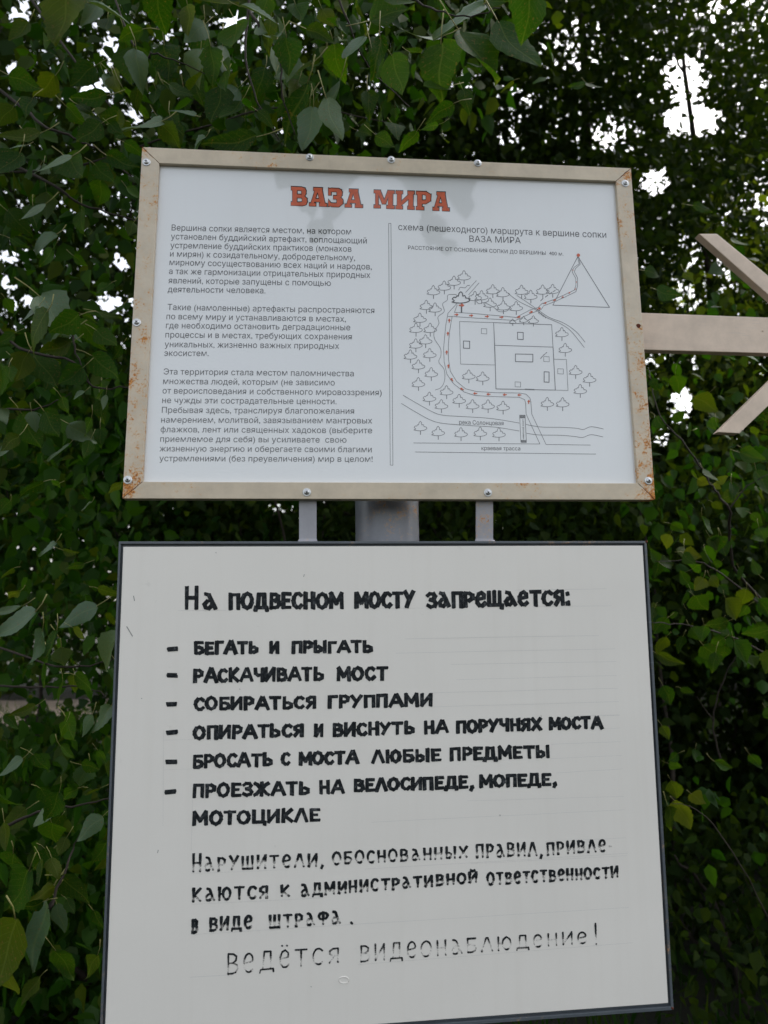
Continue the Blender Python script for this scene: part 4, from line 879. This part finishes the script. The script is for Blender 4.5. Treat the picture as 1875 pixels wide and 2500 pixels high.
# ------------------------------------------------------------------ near poplar (left) and near sapling (right)
def branch(root, pts, r0, depth=None):
    P = []
    for p in pts:
        P.append(at(p[0], p[1], p[2] if len(p) > 2 else depth))
    w_ = wiggle(P, 5, .0016); V = []; Fc = []; tube(V, Fc, w_, [r0*.62*(1-.7*i/(len(w_)-1)) for i in range(len(w_))], 6)
    build('branch', V, Fc, M['twig'], root, smooth=True); return w_
def facing(tilt=.5, up=.0):
    """leaf normal roughly back toward the camera with random tilt"""
    v = np.array([0, -1.0, .0])+rng.normal(0, tilt, 3)+np.array([0, 0, up]); return v/np.linalg.norm(v)
def hero(root, z, lst, depth, dj=.12):
    for it in lst:
        bx, by, tx, ty, ratio = it[:5]; mk = it[5] if len(it) > 5 else 'leaf'; d = (it[6] if len(it) > 6 else depth)+rng.uniform(-dj, dj)
        b = z(bx, by); t_ = z(tx, ty); dd = rng.uniform(-.02, .03)
        if mk == 'leaf_pale': nr = facing(.12, .75)      # turned up to the sky; the caught light is also in their paler colour
        else: nr = facing(.35, -.25)
        place_leaf(root, at(b[0], b[1], d), at(t_[0], t_[1], d+dd), nr, ratio, mk if mk != 'g' else 'leaf')
S1 = lambda x, y: (x*.54249, y*.54249)
S2 = lambda x, y: (900+x*.58770, y*.58770)
S3 = lambda x, y: (x*.42965, 350+y*.42965)
S4 = lambda x, y: (x*.54249, 1300+y*.54249)
S5 = lambda x, y: (1500+x*.40673, 400+y*.40673)
S6 = lambda x, y: (1500+x*.54249, 1300+y*.54249)
pa, g, ol = 'leaf_pale', 'leaf', 'leaf_olive'
PT = thing('poplar_tree', (-2.6, 2.7, 0), 'nearest leafy tree with large toothed leaves overhanging the boards from the left', 'tree')
V = []; Fc = []; tp = wiggle([(-2.6, 2.7, -.1), (-2.55, 2.65, 1.2), (-2.4, 2.6, 2.6), (-2.1, 2.5, 4.2), (-1.9, 2.5, 5.5)], 4, .01); tube(V, Fc, tp, list(np.linspace(.09, .03, len(tp))), 10); build('trunk', V, Fc, M['bark'], PT, smooth=True)
near_br = []
for pts, r0 in [
  ([(-600, -100, 2.4), (-250, 60, 2.1), (32, 244, 1.9), (103, 304, 1.85), (179, 336, 1.85), (233, 361, 1.85), (320, 430, 1.85)], .009),
  ([(-600, -500, 2.4), (-100, -200, 2.1), (163, 125, 1.9), (239, 222, 1.9), (300, 300, 1.9)], .008),
  ([(-500, -700, 2.4), (100, -300, 2.0), (325, 103, 1.75), (374, 130, 1.7), (423, 146, 1.7), (500, 180, 1.7)], .006),
  ([(-300, -900, 2.4), (300, -350, 2.0), (560, -40, 1.8), (618, 43, 1.7), (651, 87, 1.7), (683, 141, 1.7), (690, 230, 1.7), (720, 330, 1.7)], .008),
  ([(618, -60, 1.75), (600, 120, 1.7), (629, 250, 1.65), (680, 340, 1.65)], .006),
  ([(560, -140, 1.9), (800, -80, 1.7), (960, -30, 1.6), (1050, 20, 1.55), (1130, 40, 1.5), (1220, 20, 1.5)], .006),
  ([(800, -80, 1.7), (850, 60, 1.7), (900, 160, 1.75), (1000, 260, 1.9)], .005),
  ([(-600, 200, 2.4), (-100, 350, 2.1), (129, 453, 2.0), (185, 492, 2.0), (258, 518, 2.0), (350, 543, 2.0)], .009),
  ([(-600, 500, 2.4), (-150, 700, 1.9), (50, 850, 1.75), (176, 880, 1.7), (224, 943, 1.7), (330, 946, 1.7)], .008),
  ([(176, 800, 1.7), (185, 862, 1.7), (224, 943, 1.7)], .005),
  ([(-300, 1000, 2.0), (26, 1001, 1.8), (107, 993, 1.8), (172, 960, 1.75)], .006),
  ([(-600, 1500, 2.4), (-100, 1560, 1.9), (108, 1620, 1.8), (217, 1625, 1.75), (290, 1600, 1.7)], .007),
  ([(-300, 1640, 2.0), (30, 1676, 1.9), (195, 1677, 1.85), (260, 1700, 1.8)], .006),
  ([(-500, 2300, 2.2), (-200, 2120, 1.9), (0, 2024, 1.8), (92, 1984, 1.75), (195, 1965, 1.7), (280, 1948, 1.7)], .009),
  ([(120, 2220, 1.6), (157, 2130, 1.65), (184, 2060, 1.7), (228, 1978, 1.7)], .006),
  ([(-400, 400, 2.4), (100, 420, 2.3), (420, 330, 2.2), (700, 260, 2.2), (950, 300, 2.3)], .008)]:
    near_br.append(branch(PT, pts, r0))
hero(PT, S1, [(310, -30, 270, 215, 1.0), (402, 15, 592, 82, .42, pa), (600, 212, 575, 378, .9), (740, 203, 775, 372, .95), (905, 222, 862, 368, .95, pa), (950, 208, 972, 395, .6), (1060, 108, 1075, 245, 1.1),
  (1290, 170, 1320, 345, .85), (1645, 165, 1555, 278, .6, pa), (1402, 288, 1243, 395, .38, pa), (1385, 372, 1255, 635, .36), (1392, 442, 1310, 605, .5), (1532, 358, 1462, 555, .28, pa), (1468, 442, 1530, 635, .55, pa), (1412, 482, 1380, 690, .62, pa),
  (732, 545, 552, 600, .5, pa), (728, 552, 822, 672, .8), (925, 618, 845, 682, .6, pa), (1000, 392, 958, 566, .75), (1085, 458, 1000, 562, .5), (1152, 618, 928, 668, .42), (1232, 350, 1158, 445, .72, pa), (180, 600, 10, 650, .5),
  (112, 655, -5, 668, .28, pa), (90, 688, -10, 830, .95), (322, 705, 158, 772, .5, pa), (300, 710, 405, 825, .8), (425, 738, 515, 835, .7), (480, 700, 630, 765, .5), (455, 555, 345, 645, .7), (490, 555, 545, 610, .8), (895, -5, 1075, 40, .5), (1080, 30, 1245, 72, .45, pa),
  (640, 130, 520, 175, .5), (560, 150, 575, 285, .5), (130, 100, 60, 200, .9), (40, 340, 190, 400, .7), (250, 340, 160, 440, .7), (480, 430, 325, 460, .5), (1380, 130, 1520, 190, .5), (1220, 80, 1180, 200, .6), (1330, 20, 1370, 110, .8), (1450, 40, 1500, 120, .8), (760, 380, 860, 450, .6), (300, 480, 380, 560, .7), (880, 520, 760, 470, .3, pa), (60, 480, -20, 560, .8), (560, 640, 640, 700, .6), (1160, 500, 1240, 560, .6)], 1.65)
hero(PT, S2, [(482, 15, 272, 150, .52, pa), (302, 152, 137, 182, .5, pa), (538, 92, 672, 340, .62, g, 1.5), (378, 132, 542, 352, .68, g, 1.52), (300, 180, 300, 392, .78), (95, 228, 165, 425, .6), (5, 85, 185, 30, .75), (15, 210, 45, 345, .5), (350, 430, 238, 505, .45), (290, 518, 210, 535, .4), (612, 18, 650, 90, .6, pa), (480, -10, 560, 30, .6), (60, -10, 190, 20, .6),
  (900, 350, 832, 362, .6), (905, 345, 958, 388, .7), (200, 545, 135, 640, .5), (390, 370, 420, 430, .8), (600, 335, 545, 380, .4), (30, 560, 110, 620, .6)], 1.6)
hero(PT, S3, [(225, 868, 400, 1045, .95, pa), (272, 955, 80, 1128, .75), (412, 1055, 143, 1162, .18, pa), (452, 1000, 552, 1165, .6), (545, 1060, 668, 1172, .7), (405, 1130, 238, 1202, .55), (190, 1195, 330, 1378, .85), (470, 1275, 345, 1385, .8), (520, 1205, 705, 1352, .6), (0, 1250, 20, 1460, .9), (218, 928, 118, 1015, .45, pa),
  (258, 345, 105, 432, .4, pa), (602, 1430, 578, 1515, .5, pa), (395, 1708, 268, 1805, .32, pa), (512, 1688, 470, 1795, .6), (708, 1785, 640, 1845, .5), (5, 1505, 40, 1595, .8, pa), (90, 1240, 150, 1350, .7), (120, 1530, 220, 1740, .8), (250, 1520, 330, 1680, .8), (480, 1410, 410, 1450, .5, pa), (470, 970, 560, 1010, .5), (700, 920, 640, 980, .6), (720, 250, 790, 330, .9), (760, 450, 730, 520, .9), (360, 1060, 470, 1120, .4, pa),
  (520, 1560, 480, 1660, .5), (60, 1700, 0, 1790, .6, pa), (250, 1920, 100, 2000, .4), (340, 1930, 270, 1960, .5), (690, 1930, 610, 1990, .35), (520, 2040, 460, 2080, .3, pa), (60, 2030, 0, 2100, .6), (560, 960, 690, 1000, .5), (690, 1150, 640, 1230, .6), (300, 600, 230, 700, .6), (420, 640, 500, 700, .6), (60, 540, 160, 600, .5), (620, 800, 540, 860, .5), (80, 1080, -20, 1150, .6), (30, 880, 90, 980, .6)], 1.7)
hero(PT, S4, [(437, 330, 258, 418, .5, pa), (102, 330, -25, 392, .3, pa), (160, 358, 0, 485, .62, pa), (192, 440, 150, 585, .85, pa), (532, 448, 442, 618, .6, pa), (338, 640, 440, 705, .75), (502, 778, 425, 908, .52, pa), (415, 820, 363, 918, .5, pa), (368, 1045, 455, 1060, .75), (102, 1018, -10, 1095, .42, pa), (462, 1278, 338, 1382, .56, pa), (484, 1392, 412, 1485, .6), (486, 1468, 428, 1525, .5),
  (250, 1598, 118, 1652, .35, ol), (270, 1550, 410, 1640, .6), (215, 1648, 110, 1960, .36, pa), (195, 1660, 50, 1725, .35), (255, 1672, 292, 1805, .5, pa), (300, 1650, 340, 1720, .6), (70, 1735, 40, 2010, .75, g, 1.3), (40, 1960, 20, 2120, .8, ol, 1.3), (250, 45, 168, 112, .45, pa), (285, 80, 352, 100, .45), (92, 262, -10, 312, .3, ol), (60, 160, 0, 200, .5), (380, 140, 290, 170, .4), (440, 250, 520, 300, .6), (330, 430, 390, 480, .6, ol), (180, 1150, 250, 1230, .6), (350, 1150, 270, 1200, .5),
  (60, 1440, 20, 1600, .8), (130, 1520, 60, 1700, .9), (200, 1420, 260, 1520, .6), (440, 980, 480, 1040, .6), (270, 960, 340, 1020, .5), (150, 1000, 220, 1080, .5), (450, 1150, 380, 1180, .4), (300, 850, 250, 930, .5), (0, 1180, 80, 1250, .6), (280, 1270, 220, 1340, .6), (490, 540, 440, 500, .7), (160, 780, 60, 830, .4), (20, 820, 90, 880, .5), (250, 1880, 330, 2000, .6), (180, 2000, 100, 2120, .5), (420, 1700, 470, 1800, .5), (440, 1900, 380, 2000, .5)], 1.65)
# remaining near leaves grow along the branches
cnt = sum(1 for o in PT.children if o.name.startswith('leaf')); cand = [p for b in near_br for p in b]
def in_boards(x, y): return (285 < x < 1600 and 350 < y < 1235) or (235 < x < 1660 and 1310 < y)
k = 0
while cnt < 292 and k < 5000:
    k += 1; p = cand[rng.integers(0, len(cand))]+rng.normal(0, .07, 3)*np.array([1, 1.2, 1]); x, y, z = project(p)
    if in_boards(x, y) or z < 1.45 or x < -150 or y < -150: continue
    if not thin(p[None], .9)[0] or not thin(p[None], 1, LOWOPEN)[0]: continue
    d = rand_dirs(1, (0, -.1, -.8), .45)[0]; L = rng.uniform(.045, .085); place_leaf(PT, p, p+d*L, facing(.5), rng.uniform(.5, .9), pa if rng.random() < .14 else g); cnt += 1
# finer, deeper leaves of the same tree
def near_stuff(root, regs, leaf, mat):
    Ps = []
    for x0, y0, x1, y1, n, d0, d1 in regs:
        nc = max(4, n//14); c = np.stack([rng.uniform(x0, x1, nc), rng.uniform(y0, y1, nc), rng.uniform(d0, d1, nc)], 1)
        q = np.array([at(*a) for a in c]); Ps.append(q[rng.integers(0, nc, n)]+rng.normal(0, .085, (n, 3)))
    P = np.concatenate(Ps); P = P[thin(P, 1)]; P = P[thin(P, 1, LOWOPEN)]; x, y, z = project(P); P = P[(z > 1.75)]; n = len(P)
    T, S = frames(n, (0, -.15, -.8), .5); L = leaf*rng.uniform(.6, 1.25, n); leaf_cloud('foliage', P, T, S, L, L*rng.uniform(.6, .85, n), root, mat, zoff=.08)
near_stuff(PT, [(-400, -300, 420, 450, 1000, 2.0, 2.9), (350, -300, 900, 420, 1100, 2.1, 3.0), (850, -250, 1300, 200, 420, 2.2, 3.0), (-400, 400, 420, 1300, 1500, 2.1, 3.0), (-400, 1300, 320, 2600, 1800, 2.0, 3.0)], .062, M['leaf_stuff'])
# unseen upper crown added above the picture to shade the leaves below
n = 17000; P = np.stack([rng.uniform(-4.5, 4.2, n), rng.uniform(1.9, 6.2, n), rng.uniform(0, 1, n)], 1); P[:, 2] = 1.9+P[:, 1]*1.02+P[:, 2]*1.5
P = P[rng.random(n) < .55+.45*np.sin(P[:, 0]*2.1)*np.sin(P[:, 1]*1.7+1)]; n = len(P); T, S = frames(n, (0, 0, -.4), .8)
L = rng.uniform(.07, .14, n); leaf_cloud('foliage', P, T, S, L, L*.75, PT, M['leaf_stuff'], quads=True)
# overhanging spray above the boards, seen mirrored in the glossy print
for px, py, L, tt in ((730, 430, .11, .42), (800, 440, .12, .47), (760, 500, .09, .5), (990, 440, .11, .45), (1060, 440, .12, .42), (1110, 500, .10, .46), (1060, 560, .09, .5), (830, 520, .08, .42), (780, 380, .10, .44), (1100, 400, .1, .44), (960, 380, .09, .42), (740, 400, .13, .38), (850, 400, .12, .40), (1030, 390, .13, .38), (1130, 440, .11, .4), (790, 560, .07, .4), (1085, 610, .07, .4), (745, 470, .1, .4)):
    s = TOPS.p(px, py); d = s-CAM; d /= np.linalg.norm(d); r = d-2*(d @ TOPS.N)*TOPS.N; p = s+r*tt
    place_leaf(PT, p+np.array([0, 0, L*.4]), p+np.array([rng.normal(0, .02), rng.normal(0, .01), -L*.6]), np.array([0, 1, .5])+rng.normal(0, .2, 3), .8)
s = TOPS.p(920, 400); d = s-CAM; d /= np.linalg.norm(d); r = d-2*(d @ TOPS.N)*TOPS.N; e = s+r*.45+np.array([.12, 0, .1])
V = []; Fc = []; tube(V, Fc, wiggle([(-2.15, 2.5, 3.9), (-1.2, 1.7, 3.3), (-.5, 1.0, 2.85), tuple(e)], 5, .006), list(np.linspace(.02, .003, 16)), 6); build('branch', V, Fc, M['twig'], PT, smooth=True)

ST = thing('linden_sapling', (1.55, 2.15, 0), 'young broadleaf sapling with heart shaped leaves right of the lower board', 'tree')
V = []; Fc = []; sp_ = wiggle([(1.55, 2.15, -.05), (1.5, 2.15, .8), (1.42, 2.1, 1.6), (1.35, 2.1, 2.5)], 4, .006); tube(V, Fc, sp_, list(np.linspace(.017, .006, len(sp_))), 7); build('trunk', V, Fc, M['bark'], ST, smooth=True)
rb = []
for pts, r0 in [([(1900, 1500, 2.3), (1800, 1400, 2.2), (1781, 1295, 2.15), (1781, 1246, 2.1), (1744, 1197, 2.1), (1716, 1148, 2.1), (1663, 1075, 2.1), (1606, 1002, 2.15), (1585, 904, 2.2)], .008), ([(1781, 1242, 2.1), (1825, 1185, 2.1), (1900, 1150, 2.1)], .004),
      ([(1950, 1640, 2.3), (1800, 1560, 2.2), (1700, 1530, 2.1), (1620, 1520, 2.0), (1590, 1520, 1.95)], .005), ([(1860, 1480, 2.25), (1760, 1400, 2.1), (1690, 1370, 2.05), (1600, 1370, 2.0)], .005), ([(1760, 1860, 2.6), (1740, 1760, 2.6), (1770, 1650, 2.6), (1800, 1600, 2.6)], .006), ([(1740, 1760, 2.6), (1700, 1700, 2.6)], .004),
      ([(1900, 2300, 2.0), (1830, 2150, 1.9), (1720, 1990, 1.9), (1640, 1960, 1.9)], .004), ([(1830, 2480, 3.0), (1850, 2250, 3.0), (1800, 2100, 3.0)], .005)]: rb.append(branch(ST, pts, r0))
hero(ST, S6, [(198, 130, 150, 78, .8), (202, 132, 278, 138, .75), (200, 135, 180, 205, .7), (312, 88, 392, 112, .8, ol), (310, 95, 350, 150, .7), (400, 205, 362, 262, 1.0, ol), (430, 200, 470, 250, .8), (238, 385, 168, 440, .9), (250, 375, 300, 372, .7), (345, 428, 402, 492, .85), (308, 468, 282, 545, .8), (232, 470, 178, 528, .8), (400, 508, 478, 590, .75), (190, 545, 315, 605, .42), (495, 475, 425, 505, .75),
  (512, 398, 408, 432, .6), (540, 488, 592, 582, .8), (690, 440, 588, 472, .6), (640, 405, 690, 460, .8), (360, 285, 410, 355, .95), (310, 320, 300, 260, .8), (500, 300, 545, 385, .8), (220, 690, 262, 772, .8), (300, 700, 360, 740, .6), (285, 995, 240, 1030, .8), (245, 1040, 305, 1060, .8), (255, 1118, 290, 1190, .8), (270, 1205, 342, 1285, .8, ol), (345, 1175, 392, 1215, .7, ol), (215, 870, 255, 930, .8), (240, 1230, 290, 1370, .4),
  (600, 330, 560, 380, .7), (650, 300, 700, 370, .8), (680, 790, 720, 850, .9), (450, 1030, 540, 1070, .4), (610, 1000, 660, 1060, .6), (430, 20, 470, 80, .8), (250, 10, 220, 75, .8, ol), (330, 230, 290, 170, .7), (560, 160, 600, 220, .8), (650, 190, 610, 120, .6), (180, 340, 160, 400, .8), (480, 130, 430, 160, .7)], 2.05)
hero(ST, S5, [(252, 755, 372, 815, .7), (500, 1892, 568, 1930, .9, ol), (612, 1912, 688, 1878, .7, ol), (592, 1922, 645, 1955, .7, ol), (850, 1840, 925, 1990, .7), (470, 250, 600, 265, .5), (180, 640, 290, 660, .7), (700, 640, 790, 700, .5), (780, 1150, 880, 1180, .5, pa), (650, 1150, 740, 1190, .5), (560, 1380, 460, 1440, .7), (480, 1400, 620, 1480, .7), (820, 1480, 920, 1540, .7), (220, 1290, 270, 1350, .8), (250, 1170, 320, 1200, .7), (820, 2100, 900, 2160, .6), (340, 2160, 420, 2200, .6), (590, 2030, 660, 2090, .6), (760, 1700, 860, 1760, .6), (360, 1500, 430, 1570, .7), (700, 450, 790, 520, .6), (420, 650, 470, 720, .6)], 2.05)
cand = [p for b in rb for p in b]; cnt = sum(1 for o in ST.children if o.name.startswith('leaf')); k = 0
while cnt < 96 and k < 4000:
    k += 1; p = cand[rng.integers(0, len(cand))]+rng.normal(0, .08, 3); x, y, z = project(p)
    if in_boards(x, y) or z < 1.5 or (y > 1600 and rng.random() < .75) or not thin(p[None], .9)[0] or not thin(p[None], 1, LOWOPEN)[0]: continue
    d = rand_dirs(1, (0, -.1, -.8), .45)[0]; L = rng.uniform(.04, .07); place_leaf(ST, p, p+d*L, facing(.5), rng.uniform(.65, .9), g); cnt += 1
near_stuff(ST, [(1520, 700, 2200, 1400, 550, 2.3, 3.4), (1560, 1250, 2200, 1650, 160, 2.2, 3.4), (1600, 1900, 2200, 2150, 60, 2.3, 3.3)], .055, M['leaf_stuff'])
# sparse grass and weeds on the ground in the clearing
n = 26000; P = np.stack([rng.uniform(-9, 9, n), rng.uniform(1.6, 14, n), np.full(n, -.02)], 1); P = P[thin(P, 1, [(90, 1710, 150, 34, 1.0)])]; n = len(P)
T = rand_dirs(n, (0, 0, 1), .35); S = np.cross(T, rng.normal(0, 1, (n, 3))); S /= np.linalg.norm(S, axis=1)[:, None]
o = leaf_cloud('grass', P, T, S, rng.uniform(.08, .26, n), rng.uniform(.008, .022, n), None, M['leaf_stuff'], quads=True); tag(o, 'sparse grass and weeds on the shaded woodland floor', 'grass')
